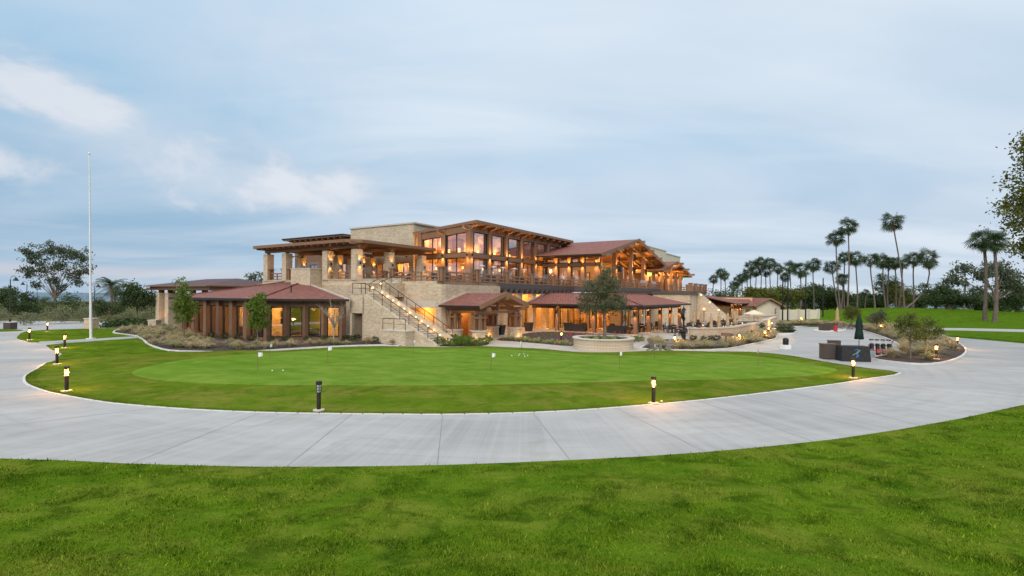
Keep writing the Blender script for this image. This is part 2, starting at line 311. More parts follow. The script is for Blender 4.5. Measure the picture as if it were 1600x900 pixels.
# ------------------------------------------------------------------ mesh helpers
OFF = {}
LIT = 6.
class MB:
    def __init__(s): s.v = []; s.f = []; s.m = []; s.sm = []
    def add(s, vs, fs, m=0, sm=False):
        o = len(s.v); s.v += [tuple(q) for q in vs]
        for f in fs: s.f.append([i + o for i in f]); s.m.append(m); s.sm.append(sm)
        return s
    def box(s, x0, x1, y0, y1, z0, z1, m=0):
        vs = [(x, y, z) for z in (z0, z1) for x, y in ((x0, y0), (x1, y0), (x1, y1), (x0, y1))]
        return s.add(vs, [(3, 2, 1, 0), (4, 5, 6, 7), (0, 1, 5, 4), (1, 2, 6, 5), (2, 3, 7, 6), (3, 0, 4, 7)], m)
    def cbox(s, x, y, sx, sy, z0, z1, m=0): return s.box(x - sx / 2, x + sx / 2, y - sy / 2, y + sy / 2, z0, z1, m)
    def beam(s, p, q, w, h, m=0):
        p, q = Vector(p), Vector(q); d = (q - p).normalized()
        up = Vector((0, 0, 1)) if abs(d.z) < .95 else Vector((1, 0, 0))
        a = d.cross(up).normalized(); b = a.cross(d).normalized()
        vs = [c + a * (w / 2 * i) + b * (h / 2 * j) for c in (p, q) for i, j in ((-1, -1), (1, -1), (1, 1), (-1, 1))]
        return s.add(vs, [(0, 1, 2, 3), (7, 6, 5, 4), (0, 4, 5, 1), (1, 5, 6, 2), (2, 6, 7, 3), (3, 7, 4, 0)], m)
    def prism(s, poly, z0, z1, m=0, mt=None):
        n = len(poly); zf = lambda z, i: z[i] if isinstance(z, (list, tuple)) else z
        area = sum(poly[i][0] * poly[(i + 1) % n][1] - poly[(i + 1) % n][0] * poly[i][1] for i in range(n))
        idx = list(range(n)) if area > 0 else list(range(n - 1, -1, -1))
        lo = [(*poly[i][:2], zf(z0, i)) for i in idx]; hi = [(*poly[i][:2], zf(z1, i)) for i in idx]
        tri = tessellate_polygon([[Vector((q[0], q[1], 0)) for q in hi]])
        s.add(lo + hi, [(i, (i + 1) % n, n + (i + 1) % n, n + i) for i in range(n)], m)
        tf = []
        for t in tri:
            a, b, c = (Vector(hi[k]) for k in t)
            tf.append(tuple(t) if (b - a).cross(c - a).z > 0 else tuple(reversed(t)))
        s.add(hi, tf, m if mt is None else mt); s.add(lo, [tuple(reversed(t)) for t in tf], m)
        return s
    def sheet(s, poly, z, m=0):
        tri = tessellate_polygon([[Vector((q[0], q[1], 0)) for q in poly]]); vs = [(*q[:2], z) for q in poly]
        tf = []
        for t in tri:
            a, b, c = (Vector(vs[k]) for k in t)
            tf.append(tuple(t) if (b - a).cross(c - a).z > 0 else tuple(reversed(t)))
        return s.add(vs, tf, m)
    def slab(s, quad, t, m=0, ms=None):
        """sloped slab: quad = top corners in order, t = thickness straight down"""
        n = len(quad); a, b, c = (Vector(quad[i]) for i in (0, 1, 2))
        if (b - a).cross(c - a).z < 0: quad = list(reversed(quad))
        lo = [(q[0], q[1], q[2] - t) for q in quad]
        s.add(quad, [tuple(range(n))], m); s.add(lo, [tuple(reversed(range(n)))], m if ms is None else ms)
        return s.add(list(lo) + list(quad), [(i, (i + 1) % n, n + (i + 1) % n, n + i) for i in range(n)], m if ms is None else ms)
    def chain(s, pts, rad, n=8, m=0, caps=True):
        pts = [Vector(q) for q in pts]; rings = []
        for i, q in enumerate(pts):
            d = (pts[min(i + 1, len(pts) - 1)] - pts[max(i - 1, 0)]).normalized()
            up = Vector((0, 0, 1)) if abs(d.z) < .9 else Vector((1, 0, 0))
            a = d.cross(up).normalized(); b = a.cross(d)
            r = rad[i] if isinstance(rad, (list, tuple)) else rad
            rings.append([q + (a * math.cos(t) + b * math.sin(t)) * r for t in (2 * math.pi * k / n for k in range(n))])
        vs = [q for r in rings for q in r]
        fs = [(i * n + k, i * n + (k + 1) % n, (i + 1) * n + (k + 1) % n, (i + 1) * n + k) for i in range(len(pts) - 1) for k in range(n)]
        s.add(vs, fs, m, True)
        if caps: s.add(rings[0], [tuple(reversed(range(n)))], m); s.add(rings[-1], [tuple(range(n))], m)
        return s
    def tube(s, p, q, r0, r1=None, n=8, m=0, caps=True): return s.chain([p, q], [r0, r0 if r1 is None else r1], n, m, caps)
    def lathe(s, prof, c=(0, 0, 0), n=16, m=0, sm=True):
        vs = [(c[0] + r * math.cos(2 * math.pi * k / n), c[1] + r * math.sin(2 * math.pi * k / n), c[2] + z) for r, z in prof for k in range(n)]
        fs = [(i * n + k, i * n + (k + 1) % n, (i + 1) * n + (k + 1) % n, (i + 1) * n + k) for i in range(len(prof) - 1) for k in range(n)]
        s.add(vs, fs, m, sm)
        if prof[0][0] > 1e-4: s.add(vs[:n], [tuple(reversed(range(n)))], m)
        if prof[-1][0] > 1e-4: s.add(vs[-n:], [tuple(range(n))], m)
        return s
    def ball(s, c, r, n=10, m=0, sz=1.):
        return s.lathe([(r * math.sin(math.pi * k / 6) + (1e-5 if k in (0, 6) else 0), -r * sz * math.cos(math.pi * k / 6)) for k in range(7)], c, n, m)
    def build(s, name, mats, parent=None, loc=None):
        o = OFF.get(parent.name, (0, 0, 0)) if parent is not None else (0, 0, 0)
        if loc: o = loc
        va = np.array(s.v, dtype=np.float64).reshape(-1, 3) - np.array(o)
        me = bpy.data.meshes.new(name); me.from_pydata(va.tolist(), [], s.f)
        if not isinstance(mats, (list, tuple)): mats = [mats]
        for q in mats: me.materials.append(q)
        me.polygons.foreach_set('material_index', s.m); me.polygons.foreach_set('use_smooth', s.sm)
        boxuv(me)
        ob = bpy.data.objects.new(name, me); COL.objects.link(ob)
        if parent is not None: ob.parent = parent
        if loc: ob.location = loc
        return ob
def boxuv(me):
    np_ = len(me.polygons); nl = len(me.loops)
    if not nl: return
    co = np.empty(len(me.vertices) * 3); me.vertices.foreach_get('co', co); co = co.reshape(-1, 3)
    nr = np.empty(np_ * 3); me.polygons.foreach_get('normal', nr); nr = nr.reshape(-1, 3)
    lt = np.empty(np_, dtype=np.int32); me.polygons.foreach_get('loop_total', lt)
    lv = np.empty(nl, dtype=np.int32); me.loops.foreach_get('vertex_index', lv)
    pn = np.repeat(nr, lt, axis=0); pc = co[lv]
    t = np.stack([-pn[:, 1], pn[:, 0], np.zeros(nl)], 1); l = np.linalg.norm(t, axis=1)
    t = np.where((l > .02)[:, None], t / np.maximum(l, 1e-6)[:, None], np.array([1., 0, 0]))
    b = np.cross(pn, t)
    uv = np.stack([(pc * t).sum(1), (pc * b).sum(1)], 1)
    me.uv_layers.new(name='UVMap').data.foreach_set('uv', uv.astype(np.float32).ravel())
def tag(o, label=None, cat=None, group=None, kind=None):
    for k, v in (('label', label), ('category', cat), ('group', group), ('kind', kind)):
        if v: o[k] = v
    return o
def thing(name, label, cat, loc=(0, 0, 0), rz=0., group=None):
    o = bpy.data.objects.new(name, None); COL.objects.link(o); o.location = loc; o.rotation_euler = (0, 0, rz); o.empty_display_size = .3
    return tag(o, label, cat, group)
def dup(root, loc, rz=0., label=None, scale=1., group=None):
    def cp(o, par):
        c = o.copy(); COL.objects.link(c)
        if par is not None: c.parent = par
        for ch in o.children: cp(ch, c)
        return c
    r = cp(root, None); r.location = loc; r.rotation_euler = (0, 0, rz); r.scale = (scale,) * 3 if not isinstance(scale, tuple) else scale
    if label: r['label'] = label
    if group: r['group'] = group
    return r
def place(o, loc, rz=0., label=None, scale=1., used=set()):
    """first call moves the prototype itself, later calls copy it"""
    if o.name in used: return dup(o, loc, rz, label, scale)
    used.add(o.name); o.location = loc; o.rotation_euler = (0, 0, rz); o.scale = (scale,) * 3 if not isinstance(scale, tuple) else scale
    if label: o['label'] = label
    return o
def point(name, loc, watts, parent=None, col=(1, .50, .13), rad=.05):
    l = bpy.data.lights.new(name, 'POINT'); l.energy = watts * LIT; l.color = col; l.shadow_soft_size = rad
    o = bpy.data.objects.new(name, l); COL.objects.link(o)
    f = OFF.get(parent.name, (0, 0, 0)) if parent is not None else (0, 0, 0)
    o.location = (loc[0] - f[0], loc[1] - f[1], loc[2] - f[2])
    if parent is not None: o.parent = parent
    return o
def spot(name, loc, target, watts, ang=60, parent=None, col=(1, .50, .17), blend=.8):
    l = bpy.data.lights.new(name, 'SPOT'); l.energy = watts; l.color = col; l.shadow_soft_size = .05; l.spot_size = R(ang); l.spot_blend = blend
    o = bpy.data.objects.new(name, l); COL.objects.link(o); o.location = loc
    o.rotation_euler = (Vector(loc) - Vector(target)).to_track_quat('Z', 'Y').to_euler()
    return o

# photo measurements -> places: a view ray of the survey photograph met with a plane of known height or distance
def at(px, py, z=0.):
    dx, dy = px - 800, py - 461.8; a, b = (dx + .008 * dy) / 800, -(dy - .008 * dx) / 800
    d = (z - 4.2) / b; return (a * d, d)
def away(px, py, d):
    dx, dy = px - 800, py - 461.8; return ((dx + .008 * dy) / 800 * d, d, 4.2 - (dy - .008 * dx) / 800 * d)
# clubhouse axes: u recedes to the right, v to the left; K is the podium corner
K = (-6.5, 47.3); AX = R(57.5)
def G(u, v, z=0.): return (K[0] + u * math.cos(AX) - v * math.sin(AX), K[1] + u * math.sin(AX) + v * math.cos(AX), z)
def bthing(name, label, cat, u, v, group=None):
    o = thing(name, label, cat, G(u, v), AX, group); OFF[o.name] = (u, v, 0); return o
# ================================================================== ground, water, drives, lawns
rng = np.random.default_rng(7); random.seed(7)
def fast_mesh(name, verts, k, mats, parent=None, loc=None, smooth=False):
    """verts: (n*k, 3) array, every k in a row make one face"""
    n = len(verts) // k
    me = bpy.data.meshes.new(name)
    me.vertices.add(n * k); me.loops.add(n * k); me.polygons.add(n)
    me.vertices.foreach_set('co', np.ascontiguousarray(verts, dtype=np.float32).ravel())
    me.loops.foreach_set('vertex_index', np.arange(n * k, dtype=np.int32))
    me.polygons.foreach_set('loop_start', np.arange(0, n * k, k, dtype=np.int32))
    me.update(calc_edges=True); me.materials.append(mats)
    o = bpy.data.objects.new(name, me); COL.objects.link(o)
    if parent is not None: o.parent = parent
    if loc: o.location = loc
    return o
def hz(x, y):
    z = 2.1 * math.exp(-((x - 84) / 26) ** 2 - ((y - 112) / 15) ** 2) + 1.1 * math.exp(-((x - 125) / 30) ** 2 - ((y - 118) / 14) ** 2)
    return z if y > 74 else 0.
def poly_at(px, z=0.): return [at(a, b, z) for a, b in px]
g = MB(); na = 144; rad = [0, 6, 14, 24, 36, 48, 60, 70, 76, 82, 88, 94, 100, 108, 116, 124, 132, 142, 155, 175, 200, 240, 300, 320, 380]
vs = []
for r in rad:
    for k in range(na):
        t = 2 * math.pi * k / na; x, y = r * math.cos(t) + (0 if r else 0), r * math.sin(t)
        vs.append((x, y, hz(x, y) if r < 305 else (-6 if r < 330 else -45)))
fs = [(i * na + k, i * na + (k + 1) % na, (i + 1) * na + (k + 1) % na, (i + 1) * na + k) for i in range(len(rad) - 1) for k in range(na)]
fs = [f for f in fs if f[0] >= na] + [(0, na + k, na + (k + 1) % na) for k in range(na)]
fs = [tuple(reversed(f)) if len(f) == 4 else f for f in fs]
right = lambda f: sum(vs[i][0] for i in f) / len(f) > -28 or sum(vs[i][1] for i in f) / len(f) < 40
fs = [f if (Vector(vs[f[1]]) - Vector(vs[f[0]])).cross(Vector(vs[f[2]]) - Vector(vs[f[0]])).z > 0 else tuple(reversed(f)) for f in fs]
g.v = vs; g.f = fs; g.m = [0 if right(f) else 1 for f in fs]; g.sm = [True] * len(fs)
tag(g.build('ground', [M['field'], M['dryland']]), kind='structure')
s = MB()
sr = [(r * math.cos(2 * math.pi * k / 96), r * math.sin(2 * math.pi * k / 96), -38.) for r in (310, 2000, 9000, 45000) for k in range(96)]
s.add(sr, [(i * 96 + k, (i + 1) * 96 + k, (i + 1) * 96 + (k + 1) % 96, i * 96 + (k + 1) % 96) for i in range(3) for k in range(96)]); sea = s.build('sea', M['sea']); tag(sea, kind='structure')

NEAR = [(0, 719), (100, 722), (200, 727), (300, 730), (400, 732), (500, 732), (600, 731), (700, 729), (800, 725.5), (900, 721), (1000, 716), (1100, 709), (1200, 700), (1300, 689), (1400, 674), (1500, 656), (1600, 634)]
near_w = [(-46, 26), (-30, 18.5), (-20, 14.6)] + poly_at(NEAR) + [(27, 24.5), (40, 36), (56, 52)]
drive = near_w + [(60, 54), (58, 50.5)] + poly_at([(1600, 537), (1540, 531.5), (1480, 526.5), (1430, 520), (1400, 517), (1340, 512.5), (1290, 511), (1240, 511.5), (1222, 513)]) + [(28, 66), (8, 78), (-45, 72), (-82, 74), (-120, 60), (-100, 30)]
tag(MB().sheet(drive, .012).build('driveway', M['concrete']), kind='structure')
jm = MB()
def strip(mb, p, q, w, z, m=0):
    p, q = Vector((*p, 0)), Vector((*q, 0)); a = (q - p).normalized().cross(Vector((0, 0, 1))) * (w / 2)
    mb.sheet([(p - a)[:2], (q - a)[:2], (q + a)[:2], (p + a)[:2]], z, m)
for a, b in [((201, 727), (410, 644)), ((445, 732), (552, 646)), ((683, 729), (692, 647)), ((892, 721), (832, 645)), ((1105, 708), (960, 637)), ((1272, 691), (1090, 626)), ((1440, 666), (1225, 611)), ((0, 667), (250, 637)), ((0, 625), (110, 612)), ((0, 592), (55, 585)), ((0, 566), (90, 562)), ((1600, 596), (1420, 581)), ((1600, 566), (1500, 556)), ((1240, 553), (1420, 538)), ((1270, 567), (1400, 556))]:
    strip(jm, at(*a), at(*b), .022, .016)
tag(jm.build('drive_joints', M['joint']), kind='structure')
for a in ([(130, 505), (250, 507), (250, 511), (40, 513)],):
    pass

# foreground lawn: turf sheet with a rolled edge plus real blades in front of the camera
edge = np.array([p[:2] for p in near_w]); eo = np.argsort(edge[:, 0])
def y_edge(x): return np.interp(x, edge[eo, 0], edge[eo, 1])
fl = near_w + [(80, 52), (80, -25), (-60, -25), (-60, 26)]
tag(MB().prism(fl, -.05, .045).build('lawn', M['lawn']), kind='structure')
def blades(n, x, y, z, h, wd, name):
    a = rng.uniform(0, 2 * np.pi, n); ln = rng.normal(0, .45, (n, 2)); hh = h * rng.uniform(.55, 1.25, n)
    dx, dy = np.cos(a) * wd, np.sin(a) * wd
    v = np.empty((n, 3, 3)); v[:, 0] = np.stack([x - dx, y - dy, z], 1); v[:, 1] = np.stack([x + dx, y + dy, z], 1)
    v[:, 2] = np.stack([x + ln[:, 0] * hh, y + ln[:, 1] * hh, z + hh], 1)
    return fast_mesh(name, v.reshape(-1, 3), 3, M['blade'])
n = 620000
yy = 6.6 + 17 * rng.random(n) ** 1.9; xx = rng.uniform(-1.08, 1.08, n) * yy
cl = np.sin(xx * 1.9 + np.sin(yy * 2.3) * 1.7) * np.sin(yy * 3.1 + np.sin(xx * 1.1) * 2)          # tussocky, denser in clumps
k = (yy < y_edge(xx) - .02 + rng.normal(0, .03, n)) & (rng.random(n) < .72 + .28 * cl)
xx, yy, cl = xx[k], yy[k], cl[k]
wide = rng.random(len(xx)) < .12
tag(blades(len(xx), xx, yy, np.full(len(xx), .04), (.034 + .016 * cl) * np.where(wide, 1.45, 1.), (.0032 + .0002 * yy) * np.where(wide, 2.6, 1.), 'grass'), kind='stuff')

# island of turf with the raised putting green
ISL = [(41, 592), (45, 600), (70, 610), (100, 617), (150, 626), (200, 632), (300, 639.5), (400, 644), (500, 646), (600, 647), (690, 647.5), (800, 645.5), (900, 641), (1000, 633.5), (1100, 624.5), (1200, 613), (1300, 600.5), (1350, 592.5), (1404, 583),
       (1340, 574), (1290, 566), (1240, 557), (1190, 551.5), (1140, 550), (1095, 550.5), (1020, 553.5), (960, 553), (900, 550.5), (850, 546), (800, 543.5), (750, 541.5), (700, 543), (640, 542.5), (600, 541.5), (540, 542.5), (480, 546), (430, 549), (380, 552), (300, 551), (265, 549.5), (180, 555), (90, 563), (58, 578), (44, 586)]
def dense(poly, k=3):
    out = []
    n = len(poly)
    for i in range(n):
        p0, p1, p2, p3 = (np.array(poly[(i + j) % n][:2]) for j in (-1, 0, 1, 2))
        for t in np.arange(k) / k:
            out.append(tuple(.5 * (2 * p1 + (p2 - p0) * t + (2 * p0 - 5 * p1 + 4 * p2 - p3) * t * t + (3 * p1 - p0 - 3 * p2 + p3) * t ** 3)))
    return out
isl = dense(poly_at(ISL)); ic = np.array([-1.5, 29.5]); n = len(isl)
def smooth(t): t = max(0., min(1., t)); return t * t * (3 - 2 * t)
def zisl(s): return .03 + .36 * smooth((1 - s) / .34)
mb = MB(); ss = [1, 1, .985, .965, .94, .91, .88, .85, .82, .79, .76, .73, .70, .67, .64, .5, .3]
vs = []
for i, q in enumerate(ss):
    for p in isl: xy = ic + (np.array(p) - ic) * q; vs.append((xy[0], xy[1], -.05 if i == 0 else zisl(q)))
vs.append((*ic, .39))
fs = [(i * n + k, i * n + (k + 1) % n, (i + 1) * n + (k + 1) % n, (i + 1) * n + k) for i in range(len(ss) - 1) for k in range(n)] + [((len(ss) - 1) * n + k, (len(ss) - 1) * n + (k + 1) % n, len(vs) - 1) for k in range(n)]
mb.v = vs; mb.f = fs; mb.m = [0] * len(fs); mb.sm = [True] * len(fs)
tag(mb.build('lawn_bank', M['bank']), kind='structure')
GRN = [(206, 578), (225, 586), (270, 592), (340, 597), (430, 600.5), (560, 602.5), (690, 602.5), (800, 601), (900, 598), (1000, 594), (1100, 590), (1200, 585), (1275, 579), (1308, 573), (1290, 566.5), (1240, 559), (1190, 554.5), (1140, 553), (1095, 553.5), (1020, 556), (960, 556), (900, 553.5), (850, 549.5), (800, 547), (750, 545.5), (640, 545.5), (540, 546), (480, 549), (430, 552), (360, 556), (300, 561), (240, 569)]
_d = np.array(isl) - ic; _e = np.roll(_d, -1, axis=0) - _d
def island_z(x, y):
    """height of the turf: exact fraction of the way from the centre to the rim"""
    p = np.array([x, y]) - ic; cr = p[0] * _e[:, 1] - p[1] * _e[:, 0]
    with np.errstate(divide='ignore', invalid='ignore'):
        t = (_d[:, 0] * _e[:, 1] - _d[:, 1] * _e[:, 0]) / cr; q = (_d[:, 0] * p[1] - _d[:, 1] * p[0]) / cr
    ok = (t > 0) & (q >= -1e-6) & (q <= 1 + 1e-6) & np.isfinite(t)
    return zisl(1 / t[ok].min() if ok.any() else 0)
grn = dense(poly_at(GRN, .37)); gc = np.array([1.0, 29.5]); n = len(grn)
mb = MB(); vs = []
ss = [1, .992, .97, .94, .91, .88, .84, .8, .75, .7, .65, .6, .5, .4, .2]
for i, q in enumerate(ss):
    for p in grn:
        xy = gc + (np.array(p) - gc) * q; vs.append((xy[0], xy[1], island_z(*xy) + (.0 if i == 0 else .022)))
vs.append((*gc, .412))
fs = [(i * n + k, i * n + (k + 1) % n, (i + 1) * n + (k + 1) % n, (i + 1) * n + k) for i in range(len(ss) - 1) for k in range(n)] + [((len(ss) - 1) * n + k, (len(ss) - 1) * n + (k + 1) % n, len(vs) - 1) for k in range(n)]
fs = [f if (Vector(vs[f[1]]) - Vector(vs[f[0]])).cross(Vector(vs[f[2]]) - Vector(vs[f[0]])).z > 0 else tuple(reversed(f)) for f in fs]
mb.v = vs; mb.f = fs; mb.m = [0] * len(fs); mb.sm = [True] * len(fs)
tag(mb.build('putting_green', M['green']), kind='structure')
# a fringe of taller blades along the near rim of the island
n = 42000; seg = np.array([p for p in isl]); lowr = np.concatenate([seg, seg[:1]])
i = rng.integers(0, len(lowr) - 1, n); t = rng.random(n)[:, None]; pp = lowr[i] * (1 - t) + lowr[i + 1] * t
q = 1 - rng.random(n) ** 2.2 * .022 + .001; pp = ic + (pp - ic) * q[:, None]
o = blades(n, pp[:, 0], pp[:, 1], np.array([zisl(min(1, a)) for a in q]) - .005, .035, .007, 'fringe_grass'); o.data.materials[0] = M['bank']
tag(o, kind='stuff')

km = MB()
for i in range(len(isl)):
    p_, q_ = Vector((*isl[i], 0)), Vector((*isl[(i + 1) % len(isl)], 0)); e_ = (q_ - p_)
    if e_.length > .01: e_ = e_.normalized() * .02; km.beam((p_.x - e_.x, p_.y - e_.y, .006), (q_.x + e_.x, q_.y + e_.y, .006), .26, .044)
tag(km.build('kerb', M['curb']), kind='structure')
# other lawns
for nm, pts, mt in [('lawn_beside_flagpole', [(27, 529), (29, 525), (42, 518), (100, 515), (184, 513.5), (177, 519), (179, 522), (212, 525.5), (150, 529.5), (62, 535.5), (40, 533)], 'lawn'),
                    ('lawn_behind_walk', [(72, 540), (142, 534.5), (215, 529), (226, 537), (243, 545), (262, 549.5), (180, 555.5), (90, 563.5), (98, 553)], 'lawn'),
                    ('lawn_right', [(1440, 517), (1480, 524.5), (1540, 529.5), (1600, 535), (1660, 539), (1660, 521), (1600, 519.5), (1500, 517)], 'field'),
                    ('lawn_far_left', [(-60, 521), (0, 518.5), (30, 517.5), (34, 516), (0, 514.5), (-60, 515)], 'lawn')]:
    tag(MB().prism(dense(poly_at(pts), 2), -.05, .05).build(nm, M[mt]), kind='structure')
tag(MB().prism(poly_at([(1440, 516.2), (1500, 516.6), (1600, 519), (1700, 522), (1700, 517), (1600, 515), (1500, 513), (1440, 512.5)]), -.05, .03).build('cart_path', M['concrete']), kind='structure')

# planting beds with pale kerbs
def bed(name, pts, z=.07, curb=True, world=False, m='mulch'):
    poly = dense(pts if world else poly_at(pts), 2)
    tag(MB().prism(poly, -.05, z).build(name, M[m]), kind='structure')
    if curb:
        c = MB(); n = len(poly)
        for i in range(n):
            p, q = Vector((*poly[i], 0)), Vector((*poly[(i + 1) % n], 0))
            if (q - p).length < .01: continue
            d = (q - p).normalized() * .02
            c.beam((p.x - d.x, p.y - d.y, .045), (q.x + d.x, q.y + d.y, .045), .14, .15)
        tag(c.build('kerb', M['curb']), kind='structure')
BED_A = [(177, 521), (214, 526), (230, 538), (245, 544.5), (264, 549), (300, 550.5), (345, 551.5), (385, 551), (430, 548.2), (480, 545), (540, 541.8), (600, 540.3), (622, 541.4), (640, 530), (560, 524), (420, 528), (310, 520), (296, 512), (240, 511.5), (192, 515)]
bed('planting_bed', BED_A)
bed('planting_bed', [(688, 541.5), (725, 541.3), (752, 540.6), (764, 538), (757, 533), (725, 530), (694, 534)], curb=False)
bed('planting_bed', [(776, 531), (800, 533.5), (850, 537.5), (893, 541), (902, 534), (905, 526), (960, 526.5), (1002, 531), (1016, 533), (990, 539), (985, 533), (1012, 531), (1000, 526.5), (960, 523), (900, 519.5), (842, 519.5), (815, 523)][:8] + [(990, 528), (960, 523.4), (900, 519.5), (842, 519.5), (815, 523)], curb=False)
BED_D = [(1000, 545.5), (1044, 547.5), (1082, 548.3), (1133, 546.5), (1163, 541.5), (1190, 535.5), (1209, 531), (1214, 527), (1209, 521.5), (1190, 519), (1178, 518), (1140, 526), (1107, 531), (1080, 531), (1040, 531), (1022, 536)]
bed('planting_bed', BED_D)
BED_E = [(1358, 561), (1400, 567.5), (1440, 570.5), (1470, 568.5), (1495, 562), (1509, 552.5), (1507, 544), (1495, 535), (1478, 527), (1450, 518), (1415, 513), (1380, 509), (1325, 507), (1322, 510.5), (1345, 516.5), (1380, 527.5), (1402, 538), (1406, 548), (1385, 556)]
bed('planting_bed', BED_E)
bed('planting_bed', [(1214, 509), (1260, 509.5), (1322, 511), (1322, 507), (1260, 504.5), (1214, 504.5)], curb=False)
bed('planting_bed', [(1205, 521), (1240, 521.5), (1238, 517), (1208, 516.5)])
# terrace paving round the clubhouse
tag(MB().sheet(poly_at([(690, 545), (760, 544), (860, 550), (960, 556), (1050, 556), (1150, 553), (1215, 548), (1245, 535), (1235, 522), (1218, 514)]) + [(62, 92), (20, 95), (-14, 60)], .022).build('terrace_paving', M['paving']), kind='structure')
# ================================================================== clubhouse (local axes u, v, z)
DK = 5.5
def wall_v(mb, u0, u1, a, b, z0, z1, ops=(), m=0):
    """wall along v with rectangular openings (va, vb, za, zb)"""
    cur = a
    for va, vb, za, zb in sorted(ops):
        if va > cur: mb.box(u0, u1, cur, va, z0, z1, m)
        if za > z0: mb.box(u0, u1, va, vb, z0, za, m)
        if zb < z1: mb.box(u0, u1, va, vb, zb, z1, m)
        cur = vb
    if b > cur: mb.box(u0, u1, cur, b, z0, z1, m)
def wall_u(mb, v0, v1, a, b, z0, z1, ops=(), m=0):
    cur = a
    for ua, ub, za, zb in sorted(ops):
        if ua > cur: mb.box(cur, ua, v0, v1, z0, z1, m)
        if za > z0: mb.box(ua, ub, v0, v1, z0, za, m)
        if zb < z1: mb.box(ua, ub, v0, v1, zb, z1, m)
        cur = ub
    if b > cur: mb.box(cur, b, v0, v1, z0, z1, m)
def window(root, p, q, z0, z1, mull=(.5,), z2=None, name='window', fm='black', trans=()):
    """glazed opening between plan points p and q; z2 = top height at q when the head slopes"""
    p, q = Vector(p), Vector(q); z2 = z1 if z2 is None else z2
    f = MB(); t = (q - p).normalized()
    for k in (0., *mull, 1.):
        c = p.lerp(q, k); c = c + t * (.04 if k == 0 else -.04 if k == 1 else 0); zt = z1 + (z2 - z1) * k
        f.beam((c.x, c.y, z0), (c.x, c.y, zt), .10, .10)
    f.beam((*(p + t * .09), z0 + .05), (*(q - t * .09), z0 + .05), .11, .10)
    f.beam((*(p + t * .09), z1 - .05), (*(q - t * .09), z2 - .05), .11, .10)
    for z in trans: f.beam((*(p + t * .09), z), (*(q - t * .09), z), .085, .07)
    w_ = f.build(name, M[fm], root)
    g = MB(); n = Vector((-t.y, t.x)) * .01
    a, b = p + t * .05, q - t * .05
    lo = [(*(a - n), z0), (*(b - n), z0), (*(b + n), z0), (*(a + n), z0)]; hi = [(*(a - n), z1), (*(b - n), z2), (*(b + n), z2), (*(a + n), z1)]
    g.add(lo + hi, [(3, 2, 1, 0), (4, 5, 6, 7), (0, 1, 5, 4), (1, 2, 6, 5), (2, 3, 7, 6), (3, 0, 4, 7)])
    pn = g.build('pane', M['glass']); pn.parent = w_
    o = OFF.get(root.name, (0, 0, 0)); pn.data.transform(Matrix.Translation((-o[0], -o[1], 0)))
    return w_
def sub(mb, name, mat_, part, root):
    """sub-part: geometry given in the thing's axes"""
    o = mb.build(name, mat_); o.parent = part
    f = OFF.get(root.name, (0, 0, 0)); o.data.transform(Matrix.Translation((-f[0] - part.location.x, -f[1] - part.location.y, -f[2] - part.location.z)))
    return o
def railing(root, pts, z, post=6., name='railing', glass_top=1.35, h=.92, base=0.):
    """timber rails on short posts, heavy capped posts at intervals, glass screen behind"""
    for p, q in zip(pts[:-1], pts[1:]):
        p, q = Vector(p), Vector(q); L = (q - p).length; t = (q - p) / L; nn = Vector((-t.y, t.x))
        r = MB()
        for zz, hh in ((.12, .12), (.46, .13), (h - .06, .14)): r.beam((*p, z + zz), (*q, z + zz), .09, hh)
        k = max(1, round(L / 1.15))
        for i in range(k + 1):
            c = p.lerp(q, min(max(i / k, .004), .996)); r.beam((*c, z + .02), (*c, z + h - .02), .13, .12)
        part = r.build(name, M['wood_rail'], root)
        m_ = max(1, round(L / post))
        for i in range(m_ + 1):
            if i == m_ and q != Vector(pts[-1]): continue
            c = p.lerp(q, i / m_); b = MB()
            for sx, sy in ((-.14, -.14), (.14, -.14), (.14, .14), (-.14, .14)): b.cbox(c.x + sx, c.y + sy, .2, .2, z, z + 1.25)
            b.cbox(c.x, c.y, .3, .3, z + .01, z + 1.2)
            b.cbox(c.x, c.y, .66, .66, z + 1.25, z + 1.36)
            sub(b, 'railing_post', M['wood_rail'], part, root)
        if glass_top:
            g = MB(); k2 = max(1, round(L / 1.6))
            for i in range(k2):
                a, b_ = p.lerp(q, (i + .02) / k2) + nn * .16, p.lerp(q, (i + .98) / k2) + nn * .16
                g.beam((*a, z + glass_top / 2 + .1), (*b_, z + glass_top / 2 + .1), .016, glass_top - .1)
            sub(g, 'glass_panel', M['glass_clear'], part, root)
SCON = None; LD = {}
